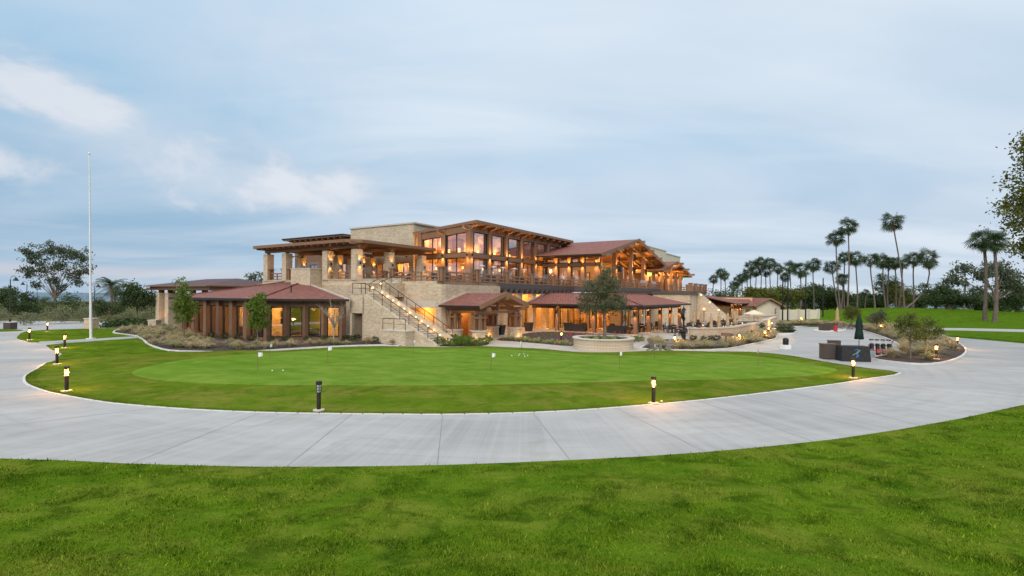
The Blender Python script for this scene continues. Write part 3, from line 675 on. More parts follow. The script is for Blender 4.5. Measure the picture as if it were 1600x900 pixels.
def sconce(u, v, z, du, dv, label, watts=17, group='up and down wall lights of the clubhouse'):
    """open black tube fixed in front of a column face; throws light up and down"""
    global SCON
    if SCON is None:
        SCON = thing('wall_light', label, 'wall light', (0, 0, 0), 0, group)
        t = MB(); n = 12
        for k in range(n):
            a, b = 2 * math.pi * k / n, 2 * math.pi * (k + 1) / n
            t.add([(r * math.cos(q), r * math.sin(q), zz) for r in (.085, .075) for zz in (-.15, .15) for q in (a, b)], [(0, 1, 3, 2), (5, 4, 6, 7), (2, 3, 7, 6), (1, 0, 4, 5)])
        t.build('shade', M['black'], SCON)
        MB().box(-.02, .02, .07, .17, -.04, .04).build('bracket', M['black'], SCON)
        l = bpy.data.lights.new('bulb_light', 'POINT'); l.energy = watts * LIT * 4.5; l.color = (1, .48, .13); l.shadow_soft_size = .04
        lo = bpy.data.objects.new('bulb_light', l); COL.objects.link(lo); lo.parent = SCON; lo.location = (0, 0, .0)
    n = Vector((du, dv)).normalized(); x, y, _ = G(u + n.x * .17, v + n.y * .17)
    rz = AX + math.atan2(n.y, n.x) + R(90)      # bracket points back at the wall
    o = place(SCON, (x, y, z), rz, label)
    for c in o.children:
        if c.type == 'LIGHT':
            if watts not in LD: LD[watts] = c.data.copy(); LD[watts].energy = watts * LIT * 4.5
            c.data = LD[watts]
    return o

C = bthing('clubhouse', 'two storey stone and timber clubhouse with long lit balcony and low red roofs', 'clubhouse', 0, 0)
# ---- podium
mb = MB()
wall_v(mb, 0, .5, .6, 28.5, 0, 5.5, [(.7, 6.4, 0, 3.1)])
mb.box(0, .5, 5.02, 28.5, 5.5, 5.72)
wall_u(mb, 0, .5, .6, 9.7, 0, 5.2, [(2.6, 4.7, 0, 2.9)])
mb.prism([(0, .6), (.18, .18), (.6, 0), (.6, .6)], 0, 5.2)
mb.box(.5, 28, 28.0, 28.5, 0, 5.5)
for u in (10.9, 14.1, 17.4, 20.7): MB().box(u, u + .8, .35, 1.05, 0, 5.0).build('stone_pier', M['stone'], C)
MB().box(-1.5, -.003, 17.2, 20.6, 0, 6.9).build('planter_bay', M['stone'], C)
MB().box(24.2, 27.6, .4, .9, 0, 5.0).build('podium_wall', M['stone'], C); MB().box(55, 62, -4, -3.5, 0, 5).build('podium_wall', M['stone'], C)
mb.build('podium_wall', M['stone'], C)
mb = MB()
mb.box(-1.56, .0, 17.14, 20.66, 6.9, 7.0); mb.box(-.06, .56, 20.7, 28.5, 5.72, 5.8); mb.box(-.06, .56, 12.4, 17.1, 5.72, 5.8); mb.box(-.06, .56, 5.0, 11.3, 5.72, 5.8)
mb.build('coping', M['coping'], C)
mb = MB(); mb.box(-.03, .4, .7, 6.4, 3.0, 3.62); mb.build('lintel', M['coping'], C)
mb = MB(); wall_u(mb, .4, .98, 11.73, 24.17, 4.35, 4.98, [(14.07, 14.93, 4.3, 5), (17.37, 18.23, 4.3, 5), (20.67, 21.53, 4.3, 5)])
mb.build('lintel', M['coping'], C)
deck = [(.25, .25), (28, .25), (32, -3.9), (82, -3.9), (82, 30), (.25, 30)]
MB().prism(deck, 5.2, DK).build('deck', M['floor_in'], C)
mb = MB()
for a, b in (((9.75, .1), (28.1, .1)), ((28.1, .1), (32.1, -4.05)), ((32.1, -4.05), (55, -4.05))):
    mb.beam((*a, 5.24), (*b, 5.24), .3, .56)
    mb.beam((*a, 4.88), (*b, 4.88), .16, .18)
a, b = Vector((9.9, .2)), Vector((27.8, .2))
for i in range(15):
    c = a.lerp(b, (i + .5) / 15); mb.box(c.x - .13, c.x + .13, -.28, 1.0, 4.66, 4.93); mb.box(c.x - .12, c.x + .12, -.05, 1.0, 4.46, 4.66)
for i in range(18):
    u = 33 + 22 * i / 17; mb.box(u - .13, u + .13, -4.45, -3.2, 4.66, 4.93)
mb.build('balcony_beam', M['fascia_grey'], C)
railing(C, [(.3, 6.6), (.3, .3), (28, .3), (32, -3.85), (55.4, -3.85)], DK, 6.0)
mb_pts = [((.28, 27.3), (.28, 24.5)), ((.28, 23.5), (.28, 20.7)), ((.28, 17.1), (.28, 12.5))]
for a, b in mb_pts: railing(C, [a, b], 5.8, 99, h=.85, glass_top=1.5)
railing(C, [(.9, 11.9), (4.3, 11.9)], DK, 99, h=1.0, glass_top=1.6)
# raised planter glass screen
g = MB()
for i in range(3): g.beam((-.2, 17.4 + i * 1.05, 7.35), (-.2, 18.35 + i * 1.05, 7.35), .02, .75)
g.build('glass_panel', M['glass_clear'], C)
# ---- rooms under the deck
MB().box(28.2, 55, -3.5, -3.3, 0, 5.2).build('podium_wall', M['stone'], C)
mb = MB()
mb.box(2.05, 2.2, .5, 6.9, 0, 5.0); mb.box(.5, 2.05, 6.7, 6.9, 0, 5.0)
mb.box(9.7, 24.2, 4.6, 4.8, 0, 5.0); mb.box(9.5, 9.7, .5, 4.6, 0, 5.0)
mb.box(24.0, 24.2, .95, 4.6, 0, 5.0)
mb.build('inner_wall', M['stucco_warm'], C)
mb = MB(); mb.box(2.25, 5.2, 3.4, 3.6, 0, 4.9); mb.box(5.0, 5.2, .5, 3.4, 0, 4.9); mb.box(2.25, 2.45, .5, 3.4, 0, 4.9); mb.box(3.5, 3.75, .7, 1.0, 0, 2.9); mb.build('entry_lining', M['interior_wood'], C)
for u in (10.9, 14.6, 17.9, 21.2): window(C, (u + .4, 4.5), (u + 2.6, 4.5), .05, 3.2, (.5,), fm='bronze')
dr = MB(); dr.box(-4.25, -4.17, 5.12, 6.05, 0, 2.3); d_ = dr.build('door', M['brown_plaster'], C)
sub(MB().cbox(-4.28, 5.3, .06, .05, .95, 1.15), 'handle', M['steel'], d_, C)
for p, wt in (((1.2, 3.6, 2.7), 16), ((1.2, 1.4, 2.7), 12), ((4.2, 2.0, 2.6), 22), ((12.6, 2.8, 4.2), 40), ((16.2, 2.8, 4.2), 40), ((19.6, 2.8, 4.2), 40), ((22.6, 2.8, 4.2), 40)): point('room_light', p, wt, C, rad=.25)

# ---- great hall on the deck
HU, HV, HS = 12.3, 6.2, 3.85
hr = lambda v: 13.05 - .083 * (v - 4.9)
poly = [(11.9, 4.9), (38, 4.9), (38, 24), (22.6, 24), (22.6, 15.0), (11.9, 15.0)]
r = MB(); r.prism(poly, [hr(v) - .34 for u, v in poly], [hr(v) for u, v in poly], 0, 1); roof = r.build('roof', [M['wood'], M['dark_gutter']], C)
tl = MB()
for i in range(14):
    u = 12.3 + i * 1.925
    tl.beam((u, 4.98, hr(4.98) - .46), (u, 5.7, hr(5.7) - .58), .3, .26); tl.beam((u, 5.7, hr(5.7) - .58), (u, 9.5, hr(9.5) - .60), .3, .42)
sub(tl, 'rafter', M['interior_wood'], roof, C)
for v in (HV, HV + HS):
    b = MB(); b.beam((11.0, v, hr(v) - .62), (HU + .2, v, hr(v) - .95), .24, .36); sub(b, 'bracket', M['wood'], roof, C)
cols = [(HU + HS * i, HV) for i in range(7)] + [(HU, HV + HS), (HU, HV + 2 * HS)]
for u, v in cols: MB().cbox(u, v, .62, .62, DK, hr(v) - .36).build('column', M['wood'], C)
for i in range(6):
    a, b = HU + HS * i + .31, HU + HS * (i + 1) - .31
    MB().box(a, b, HV - .2, HV + .2, 8.72, 9.26).build('transom_beam', M['wood'], C); MB().box(a, b, HV - .22, HV + .22, 11.85, 12.62).build('head_beam', M['wood'], C)
for i in range(2):
    a, b = HV + HS * i + .31, HV + HS * (i + 1) - .31
    MB().box(HU - .2, HU + .2, a, b, 8.72, 9.26).build('transom_beam', M['wood'], C); MB().beam((HU, a, hr(a) - .75), (HU, b, hr(b) - .75), .44, .8).build('head_beam', M['wood'], C)
for i in range(6):
    a, b = HU + HS * i + .31, HU + HS * (i + 1) - .31
    window(C, (a, HV), (b, HV), 9.26, 11.85, (.17, .83)); window(C, (a, HV), (b, HV), DK + .02, 8.72, (.17, .83))
for i in range(2):
    a, b = HV + HS * i + .31, HV + HS * (i + 1) - .31
    window(C, (HU, a), (HU, b), 9.26, hr(a) - 1.15, (.5,), hr(b) - 1.15); window(C, (HU, a), (HU, b), DK + .02, 8.72, (.5,))
mb = MB(); mb.box(HU + .4, 37, 15.0, 15.3, DK, 12.4); mb.box(35.5, 35.8, HV, 15, DK, 12.2); mb.build('hall_back_wall', M['interior'], C)
mb = MB(); mb.box(20, 20.8, 13.6, 14.9, DK, 12.2); mb.box(27, 27.8, 13.6, 14.9, DK, 12.2); mb.box(14, 18.5, 14.2, 14.9, DK, 6.7); mb.box(22, 26, 14.2, 14.9, DK, 6.7); mb.build('bar_front', M['interior_wood'], C)
pn_ = MB()
for i in range(14): pn_.box(13.5 + i * 1.6, 14.3 + i * 1.6, 14.9, 14.995, DK, 12.0)
for i in range(6): pn_.box(35.4, 35.49, 7 + i * 1.4, 7.7 + i * 1.4, DK, 11.6)
pn_.build('wall_panel', M['interior_wood'], C)
for u in (16, 21.5, 27, 32): point('hall_light', (u, 10.5, 9.6), 60, C, rad=.3); point('wall_washer', (u - 1.4, 14.3, 11.2), 22, C, rad=.12); point('wall_washer', (u + 1.4, 14.3, 11.2), 22, C, rad=.12)
for u in (14.5, 18.5): point('hall_light', (u, 12.5, 7.6), 60, C, rad=.3)
# ---- stone tower and the rooms behind the terrace roof
mb = MB()
wall_v(mb, 12.3, 12.8, 15.2, 27.2, DK, 13.35, [(16.0, 18.4, DK, 8.4), (20.0, 23.4, DK, 8.4)])
mb.box(12.8, 22.5, 15.32, 15.7, DK, 13.35); mb.box(12.8, 22.5, 26.8, 27.2, DK, 13.35); mb.box(22.1, 22.5, 15.7, 26.8, DK, 13.35); mb.box(12.8, 22.1, 15.7, 26.8, 12.6, 13.0)
mb.build('tower_wall', M['stone'], C)
mb = MB(); wall_v(mb, 12.15, 12.95, 15.05, 27.35, 13.35, 13.55); mb.box(12.95, 22.65, 15.05, 15.85, 13.35, 13.55); mb.box(12.95, 22.65, 26.65, 27.35, 13.35, 13.55); mb.box(21.9, 22.65, 15.85, 26.65, 13.35, 13.55); mb.build('tower_coping', M['coping'], C)
window(C, (12.6, 16.0), (12.6, 18.4), DK, 8.4, (.5,)); window(C, (12.6, 20.0), (12.6, 23.4), DK, 8.4, (.33, .66))
mb = MB(); mb.box(16.2, 16.4, 15.8, 26.8, DK, 9); mb.build('inner_wall', M['interior'], C)
mb = MB(); wall_v(mb, 12.3, 12.7, 27.2, 40, DK, 12.3, [(28.2, 30.2, DK, 8.6), (31.4, 33.2, DK, 8.6), (34.6, 36.4, 7, 8.6)]); mb.box(12.7, 22, 39.6, 40, DK, 12.3); mb.build('rear_wall', M['brown_plaster'], C)
for a, b, z in ((28.2, 30.2, DK), (31.4, 33.2, DK), (34.6, 36.4, 7)): window(C, (12.5, a), (12.5, b), z, 8.6, (.5,))
mb = MB(); mb.box(16.2, 16.4, 27.3, 39.5, DK, 12.3); mb.build('inner_wall', M['interior'], C)
r = MB(); r.box(10.9, 22, 27.25, 41.3, 12.45, 12.62, 1); r.box(11.0, 22, 27.25, 41.2, 12.3, 12.45); 
for i in range(10): r.box(11.2, 12.3, 28 + i * 1.3, 28.25 + i * 1.3, 12.05, 12.3)
r.build('roof', [M['wood'], M['dark_gutter']], C)
point('room_light', (14.5, 17, 8.3), 60, C); point('room_light', (14.5, 21.5, 8.3), 80, C); point('room_light', (14.5, 30, 8.3), 80, C); point('room_light', (14.5, 35, 8.3), 60, C)

# ---- gabled wing with the open balcony
GU, GE, GZ, GS = 42.5, 14.9, 13.25, .218
gz = lambda u: GZ - GS * abs(u - GU)
ze = gz(GU - GE)
r = MB()
r.slab([(GU - GE, -4.3, ze), (GU, -4.3, GZ), (GU, 16, GZ), (GU - GE, 16, ze)], .22, 0, 1)
r.slab([(GU + .002, -4.3, GZ), (GU + GE, -4.3, ze), (GU + GE, 16, ze), (GU + .002, 16, GZ)], .22, 0, 1)
roof = r.build('roof', [M['tile'], M['interior_wood']], C)
b = MB()
for sg in (-1, 1): b.beam((GU + sg * (GE + .15), -4.38, ze - .22), (GU, -4.38, GZ - .16), .12, .5)
b.build('barge_board', M['wood'], C)
sub(MB().box(GU - GE - .14, GU - GE - .01, -4.2, HV - .4, ze - .28, ze - .1), 'gutter', M['dark_gutter'], roof, C)
p = MB()
for u in (28.6, 33.2, 37.8, GU, 47.2, 51.8, 56.4):
    p.beam((u, -5.3, gz(u) - .46), (u, 3.2, gz(u) - .46), .24, .34)
sub(p, 'purlin', M['wood'], roof, C)
rf = MB()
for v in (-3.0, -.4, 2.2):
    for sg in (-1, 1): rf.beam((GU + sg * 14.2, v, gz(GU + 14.2) - .88), (GU, v, GZ - .88), .24, .34)
sub(rf, 'rafter', M['interior_wood'], roof, C)
gc_ = [(u, -2.7) for u in (29.8, 36.4, 43.4, 49.6, 55.8)] + [(29.8, v) for v in (-.6, 1.5, 3.6)] + [(u, 2.6) for u in (36.4, 43.4, 49.6, 55.8)]
for u, v in gc_: MB().cbox(u, v, .58, .58, DK, gz(u) - .72).build('column', M['wood'], C)
mb = MB()
for a, b_ in ((-2.4, -.9), (-.3, 1.2), (1.8, 3.3), (3.9, 5.9)): mb.box(29.62, 29.98, a, b_, 8.4, 8.9); mb.box(29.6, 30, a, b_, 9.55, 9.95)
mb.build('transom_beam', M['wood'], C)
for a, b_ in ((-.3, 1.2), (1.8, 3.3), (3.9, 5.9)):
    window(C, (29.8, a), (29.8, b_), DK + .02, 8.4, ()); window(C, (29.8, a), (29.8, b_), 8.9, 9.55, ())
mb = MB(); wall_u(mb, 3.9, 4.2, 30.2, 58, DK, 10.1, [(31.5, 35.5, DK, 8.2), (37.3, 42.5, DK, 8.2), (44.3, 48.8, DK, 8.2)])
mb.prism([(30.2, 3.92), (58, 3.92), (58, 4.18), (30.2, 4.18)], 10.1, 10.12); mb.build('balcony_wall', M['stucco_warm'], C)
pn_ = MB()
for i in range(12): pn_.box(31 + i * 2.2, 32 + i * 2.2, 7.9, 7.995, DK, 9.6)
pn_.build('wall_panel', M['interior_wood'], C)
for a, b_ in ((31.5, 35.5), (37.3, 42.5), (44.3, 48.8)): window(C, (a, 4.05), (b_, 4.05), DK + .02, 8.2, (.33, .66))
mb = MB(); mb.box(30.2, 58, 8, 8.2, DK, 10); mb.build('inner_wall', M['interior'], C)
for u in (33, 40, 47): point('room_light', (u, 6, 8), 90, C, rad=.3)
for u, v in ((33, .5), (39.5, .3), (46.5, .3), (53, .3)): point('balcony_light', (u, v, 8.9), 42, C, rad=.3)
# ---- lower gable and roof boxes at the far end
G2, E2, Z2, S2 = 63.5, 9.6, 11.0, .2
g2 = lambda u: Z2 - S2 * abs(u - G2)
r = MB()
r.slab([(G2 - E2, -4.8, g2(G2 - E2)), (G2, -4.8, Z2), (G2, 2.4, Z2), (G2 - E2, 2.4, g2(G2 - E2))], .22, 0, 1)
r.slab([(G2 + .002, -4.8, Z2), (G2 + E2, -4.8, g2(G2 + E2)), (G2 + E2, 2.4, g2(G2 + E2)), (G2 + .002, 2.4, Z2)], .22, 0, 1)
roof = r.build('roof', [M['tile'], M['interior_wood']], C)
p = MB()
for u in (54.6, 59, G2, 68, 72.4): p.beam((u, -6, g2(u) - .46), (u, 1.4, g2(u) - .46), .28, .4)
sub(p, 'purlin', M['wood'], roof, C)
b = MB()
for sg in (-1, 1): b.beam((G2 + sg * (E2 + .1), -4.88, g2(G2 + E2) - .2), (G2, -4.88, Z2 - .16), .12, .45)
b.build('barge_board', M['wood'], C)
for u in (56.2, 59, 62, 65.4, 69, 72.4): MB().cbox(u, -3.2, .5, .5, DK, g2(u) - .7).build('column', M['wood'], C)
mb = MB(); wall_u(mb, -1.2, -.9, 55.5, 78, DK, 9.0, [(57.5, 59.5, DK, 8), (61.5, 64.5, DK, 8), (66.5, 69, DK, 8)]); mb.box(77.7, 78, -.9, 2, DK, 9.0); mb.box(56, 78, 1.2, 1.4, DK, 9.0)
mb.box(66, 82, 2.6, 14, DK, 14.6); mb.box(82.3, 95, 2.7, 12, DK, 14.1); mb.build('stucco_wall', M['stucco'], C)
mb = MB(); mb.box(65.9, 82.1, 2.5, 14.1, 14.6, 14.8); mb.box(82.2, 95.1, 2.6, 12.1, 14.1, 14.3); mb.build('parapet_cap', M['coping'], C)
for u in (57.5, 63.5, 69.5): point('balcony_light', (u, -2.4, 8.6), 40, C, rad=.2)
mb = MB(); mb.slab([(73.5, -3.9, 9.0), (79.5, -3.9, 8.7), (79.5, 1, 8.7), (73.5, 1, 9.0)], .25); mb.build('canopy', M['wood'], C)

# ---- sconces on the columns
for i, (u, v) in enumerate(cols[:7]): sconce(u, v - .31, 9.0, 0, -1, 'up and down wall light on the long window front of the great hall')
for i, (u, v) in enumerate([cols[0], cols[7], cols[8]]): sconce(u - .31, v, 9.0, -1, 0, 'up and down wall light on the short window end of the great hall')
for u, v in gc_[:5]: sconce(u, v - .29, 8.6, 0, -1, 'up and down wall light on a front column of the open gabled balcony')
for u, v in gc_[5:8] + gc_[:1]: sconce(u - .29, v, 8.6, -1, 0, 'up and down wall light on the side of the gabled balcony facing the hall')
for u, v in gc_[8:]: sconce(u, v - .29, 8.4, 0, -1, 'up and down wall light on an inner column of the gabled balcony')
for u in (56.2, 59, 62, 65.4, 69, 72.4): sconce(u, -3.45, 8.0, 0, -1, 'up and down wall light on a column under the smaller far gable')
# ================================================================== pavilion at the left
P = bthing('pavilion', 'low brown windowed pavilion with red tiled hip roof in front of the stone podium', 'pavilion', -5, 14)
mb = MB()
d = Vector((4.8, -4.8)).normalized()
mb.box(-10.1, -9.9, 11.8, 26, 0, .32); mb.box(-10.1, -9.9, 11.8, 26, 3.05, 3.6)
mb.box(-10, 0, 26.0, 26.2, 0, 3.6)
a, b = Vector((-10, 11.8)), Vector((-5.2, 7.0))
mb.beam((*a, .16), (*b, .16), .2, .32); mb.beam((*a, 3.33), (*b, 3.33), .2, .55)
mb.build('wall', M['brown_plaster'], P)
e0, e1 = Vector((-5.2, 7.1)), Vector((-.1, 20.3)); t = (e1 - e0).normalized(); nn = Vector((-t.y, t.x)) * .12
mb = MB(); mb.prism([e0[:] , e1[:], (e1 + nn)[:], (e0 + nn)[:]], 0, [3.4, 5.2, 5.2, 3.4]); mb.build('end_wall', M['brown_plaster'], P)
ln = Vector((-t.y, t.x)) * .125; mb = MB(); mb.prism([(e0 + ln)[:], (e1 + ln)[:], (e1 + ln * 1.3)[:], (e0 + ln * 1.3)[:]], .1, 3.3); mb.build('inner_wall', M['interior'], P)
colv = [11.8 + 2.3 * i for i in range(7)]
for v in colv[1:]: MB().cbox(-10.15, v, .7, .5, 0, 3.5).build('column', M['brown_plaster'], P)
for i in range(6): window(P, (-10, colv[i] + .27), (-10, colv[i + 1] - .27), .32, 3.05, ())
for i in range(5):
    c = a.lerp(b, .035 + .93 * i / 4); q = MB(); q.beam((*c, 0), (*c, 3.5), .46, .46); q.build('column', M['brown_plaster'], P)
for i in range(4):
    p, q = a.lerp(b, .035 + .93 * i / 4), a.lerp(b, .035 + .93 * (i + 1) / 4); window(P, p + d * .24, q - d * .24, .32, 3.05, ())
ev = [(-11, 27, 3.68), (-11, 11.4, 3.68), (-5.6, 6.0, 3.68)]; A1, A2 = (-.02, 20.6, 5.55), (-.02, 24.2, 5.55)
r = MB()
r.slab([ev[0], ev[1], A1, A2], .14, 0, 1); r.slab([ev[1], ev[2], A1], .14, 0, 1); r.slab([(-.02, 27, 3.68), ev[0], A2], .14, 0, 1)
rf = r.build('roof', [M['tile'], M['wood_dark']], P)
g = MB()
g.beam(ev[0], ev[1], .16, .16); g.beam(ev[1], ev[2], .16, .16); sub(g, 'gutter', M['dark_gutter'], rf, P)
g = MB(); g.beam((ev[1][0], ev[1][1], 3.74), (A1[0], A1[1], A1[2] + .06), .22, .1); g.beam((ev[0][0], ev[0][1], 3.74), (A2[0], A2[1], A2[2] + .06), .22, .1); sub(g, 'hip_tile', M['tile'], rf, P)
g = MB(); g.beam((ev[2][0], ev[2][1], 3.72), (A1[0], A1[1], A1[2] + .05), .14, .16); sub(g, 'flashing', M['coping'], rf, P)
g = MB(); g.tube((-6.2, 13.6, 4.2), (-6.2, 13.6, 5.0), .06); sub(g, 'vent_pipe', M['bronze'], rf, P)
mb = MB(); mb.box(-6, -5.8, 14.5, 25.8, 0, 3.3); mb.prism([(-9.8, 11.9), (-5.3, 7.3), (-.3, 20.2), (-.3, 25.9), (-9.8, 25.9)], .05, .1, 1); mb.build('inner_wall', [M['interior'], M['floor_in']], P)
pf = MB()
for q in ((-5.77, 15.4), (-5.77, 17.2)): pass
pf.box(-6.06, -6.01, 15.0, 15.5, 1.9, 2.5); pf.box(-6.06, -6.01, 15.0, 15.5, 1.2, 1.75); pf.build('picture', M['black'], P)
mb = MB()
for v in (15, 17.4, 19.4): mb.cbox(-8.2, v, .8, 1.4, .1, .95)
mb.cbox(-6.4, 10.2, 1.2, .7, .1, 1.0); mb.build('display_case', M['wicker'], P)
point('room_light', (-7.6, 11.6, 2.8), 64, P, (1, .58, .22), .2); point('room_light', (-7.6, 16.5, 2.8), 52, P, (1, .58, .22), .2); point('room_light', (-7.6, 21.5, 2.8), 40, P, (1, .58, .22), .2); point('room_light', (-5.6, 11.0, 2.8), 40, P, (1, .58, .22), .2)

# ================================================================== terrace roof on stone columns
T = bthing('terrace_shelter', 'flat timber terrace roof on square stone columns over the left end of the deck', 'pergola', 5, 18)
r = MB(); pl = [(-1.1, 12.2), (.2, 10.9), (11.6, 10.9), (11.6, 28.6), (-1.1, 28.6)]
r.prism(pl, 9.75, 9.92, 0, 1)
rf = r.build('roof', [M['wood'], M['dark_gutter']], T)
f = MB(); n = len(pl)
for i in range(n):
    p, q = Vector(pl[i]), Vector(pl[(i + 1) % n]); t = (q - p).normalized() * .01; f.beam((*(p + t), 9.74), (*(q - t), 9.74), .14, .32)
sub(f, 'fascia', M['wood'], rf, T)
j = MB()
for i in range(17): j.box(-.98, 11.5, 11.4 + i * 1.04, 11.58 + i * 1.04, 9.42, 9.74)
sub(j, 'joist', M['wood_rail'], rf, T)
b = MB()
for u in (.3, 4.9, 10.2): b.box(u - .14, u + .14, 11.3, 28.3, 9.12, 9.41)
sub(b, 'beam', M['wood'], rf, T)
tc_ = [(.3, 11.9), (.3, 16.6), (.3, 24), (.3, 27.7), (4.9, 11.9), (10.2, 11.9), (4.9, 16.6), (4.9, 20.6), (4.9, 27.7), (10.2, 20.6), (10.2, 24.4), (10.2, 27.7)]
for u, v in tc_:
    c = MB().cbox(u, v, .84, .84, DK if u > 1 else 5.7, 8.95).build('column', M['stone'], T)
    sub(MB().cbox(u, v, .3, .3, 8.95, 9.12), 'column_cap', M['wood_dark'], c, T)
for u, v in tc_[:2] + tc_[4:]: sconce(u, v - .42, 7.5, 0, -1, 'up and down wall light on a stone column under the flat terrace roof', 4.5)
H = None
for i, (u, v, l) in enumerate([(2.4, 12.9, 'tubular white patio heater hung by the front corner of the terrace roof'), (2.8, 14.6, 'tubular white patio heater hung second from the corner of the terrace roof'), (7.6, 12.9, 'tubular white patio heater hung between the two right stone columns of the terrace roof'), (2.4, 19.2, 'tubular white patio heater hung above the raised stone planter'), (2.4, 25.6, 'tubular white patio heater hung between the two leftmost stone columns')]):
    if H is None:
        H = thing('patio_heater', l, 'heater', G(u, v, 8.75), AX, 'heaters under the terrace roof')
        MB().tube((-.9, 0, 0), (.9, 0, 0), .09, n=10).build('heater_tube', M['white_metal'], H)
        for x in (-.95, .95): MB().box(x - .08, x + .08, -.12, .12, -.1, .12).build('end_box', M['bronze'], H)
        for x in (-.6, .6): MB().tube((x, 0, .08), (x, 0, .68), .015, n=6).build('hanger', M['bronze'], H)
    else: dup(H, G(u, v, 8.75), AX, l)

for u, v in ((2.6, 14.2), (2.6, 19), (2.6, 25.8), (7.5, 14.2), (7.5, 19), (7.5, 25.8)): point('shelter_light', (u, v, 8.7), 6, T, rad=.15)
# ================================================================== stairs up to the deck
S = bthing('staircase', 'stone stairs with glowing step lights and dark handrails rising to the deck', 'stairs', -4, 1)
mb = MB(); tr = MB(); NS = 25; v0, v1, H1 = -3.4, 4.9, 4.25
for i in range(NS):
    a = v0 + (v1 - v0) * i / NS; b = v0 + (v1 - v0) * (i + 1) / NS; z = H1 * (i + 1) / NS
    mb.box(-4.5, -2.95, a, b, 0, z - .05, 0); tr.box(-4.52, -2.94, a - .02, b - .003, z - .05, z, 0)
for i in range(7):
    a = -2.9 + 2.9 * i / 7; z = H1 + 1.25 * (i + 1) / 7
    mb.box(a, a + 2.9 / 7, 5.0, 6.6, 3.95, z - .05); tr.box(a - .02, a + 2.9 / 7 - .003, 5.0, 6.6, z - .05, z)
mb.build('steps', M['stone'], S); 
mb = MB()
sl_ = H1 / (v1 - v0)
def flank(u0, u1, up):
    vv = [v0 - .3, v0, v1, v1]; vs = [(v0 - .25, 0), (v1, 0), (v1, H1 + up), (v0 - .25, .12 + up)]
    mb.add([(u0, *q) for q in vs] + [(u1, *q) for q in vs], [(0, 1, 2, 3), (7, 6, 5, 4), (0, 4, 5, 1), (1, 5, 6, 2), (2, 6, 7, 3), (3, 7, 4, 0)])
flank(-4.85, -4.53, -.02); flank(-2.92, -2.6, .42)
mb.box(-4.85, -4.45, 4.92, 5.1, 0, 3.9); mb.box(-4.85, -4.45, 6.5, 6.75, 0, 3.9); mb.box(-3.3, -2.95, 4.92, 6.75, 0, 3.9); mb.box(-4.45, -3.3, 6.55, 6.75, 0, 3.9)
mb.box(-4.85, -2.9, 4.92, 6.75, 2.5, 4.2)
mb.box(-5.9, -4.87, -1.2, 1.6, 0, 1.15)
mb.box(-2.55, -.02, 6.62, 6.9, 0, 5.3); mb.box(-2.55, -.02, 4.7, 4.97, 4.0, 5.3)
mb.build('flank_wall', M['stone'], S)
tr.box(-4.9, -2.6, 4.9, 6.8, 4.2, 4.26); tr.box(-5.95, -4.86, -1.25, 1.65, 1.15, 1.25); tr.build('tread', M['coping'], S)
def handrail(pts, name='handrail'):
    h = MB()
    for p, q in zip(pts[:-1], pts[1:]):
        p, q = Vector(p), Vector(q)
        h.tube(p + Vector((0, 0, .95)), q + Vector((0, 0, .95)), .03, n=6); h.tube(p + Vector((0, 0, .5)), q + Vector((0, 0, .5)), .014, n=5)
        k = max(1, round((q - p).length / 1.25))
        for i in range(k + 1): c = p.lerp(q, i / k); h.tube(c, c + Vector((0, 0, .96)), .026, n=6)
    return h.build(name, M['bronze'], S)
zs = lambda v: max(0, H1 * (v - v0) / (v1 - v0))
handrail([(-4.68, v0 - .2, .1), (-4.68, v1, H1)]); handrail([(-2.76, v0 - .2, .3), (-2.76, v1, H1 + .38)]); handrail([(-4.7, v1, 4.26), (-4.7, 6.6, 4.26), (-2.7, 6.6, 4.26), (-.1, 6.6, 5.5)]); handrail([(-2.7, v1 + .1, 4.4), (-.1, v1 + .1, 5.5)])
handrail([(-5.8, 1.5, 1.25), (-5.8, -1.1, 1.25)])
for i in range(12):
    v = v0 + .35 + (v1 - v0 - .6) * i / 11; z = zs(v) + .27
    k = MB(); k.box(-2.95, -2.925, v - .065, v + .065, z - .04, z + .04); k.build('step_light', M['steplight'], S)
    if i % 2 == 0: point('step_glow', (-3.1, v, z), .35, S, rad=.05)
for v in (5.7,):
    MB().box(-3.2, -3.1, v - .1, v + .1, 4.75, 4.9).build('step_light', M['steplight'], S); MB().box(-1.4, -1.3, 6.52, 6.6, 5.2, 5.32).build('step_light', M['steplight'], S)

# ================================================================== entry porch
E_ = bthing('entry_porch', 'small open timber porch with red tiled gable on stone bases beside the stairs', 'porch', 1.7, -3.5)
PU0, PU1, PV = -.4, 7.7, -4.7
ru, ze, zr = 3.65, 3.3, 4.42
r = MB()
r.slab([(PU0, PV, ze), (ru, PV, zr), (ru, -.03, zr), (PU0, -.03, ze)], .14, 0, 1); r.slab([(ru + .002, PV, zr), (PU1, PV, ze), (PU1, -.03, ze), (ru + .002, -.03, zr)], .14, 0, 1)
rf = r.build('roof', [M['tile'], M['interior_wood']], E_)
b = MB()
for e in (PU0 - .1, PU1 + .1): b.beam((e, PV - .06, ze - .12), (ru, PV - .06, zr - .08), .1, .44)
sub(b, 'barge_board', M['wood_rail'], rf, E_)
g = MB().box(PU0 - .12, PU0, PV + .1, -.05, ze - .2, ze - .02); sub(g, 'gutter', M['dark_gutter'], rf, E_)
g = MB(); g.beam((PU0, -.08, ze + .06), (ru, -.08, zr + .06), .1, .12); sub(g, 'flashing', M['coping'], rf, E_)
b = MB()
PP = (.75, 6.7); PVS = (-3.8, -1.0)
for u in PP: b.box(u - .14, u + .14, PV - .3, -.1, 2.78, 3.12)
for v in PVS: b.box(PP[0] - .7, PP[1] + .7, v - .12, v + .12, 2.5, 2.77)
b.beam((ru, PV - .35, zr - .42), (ru, -.1, zr - .42), .24, .34)
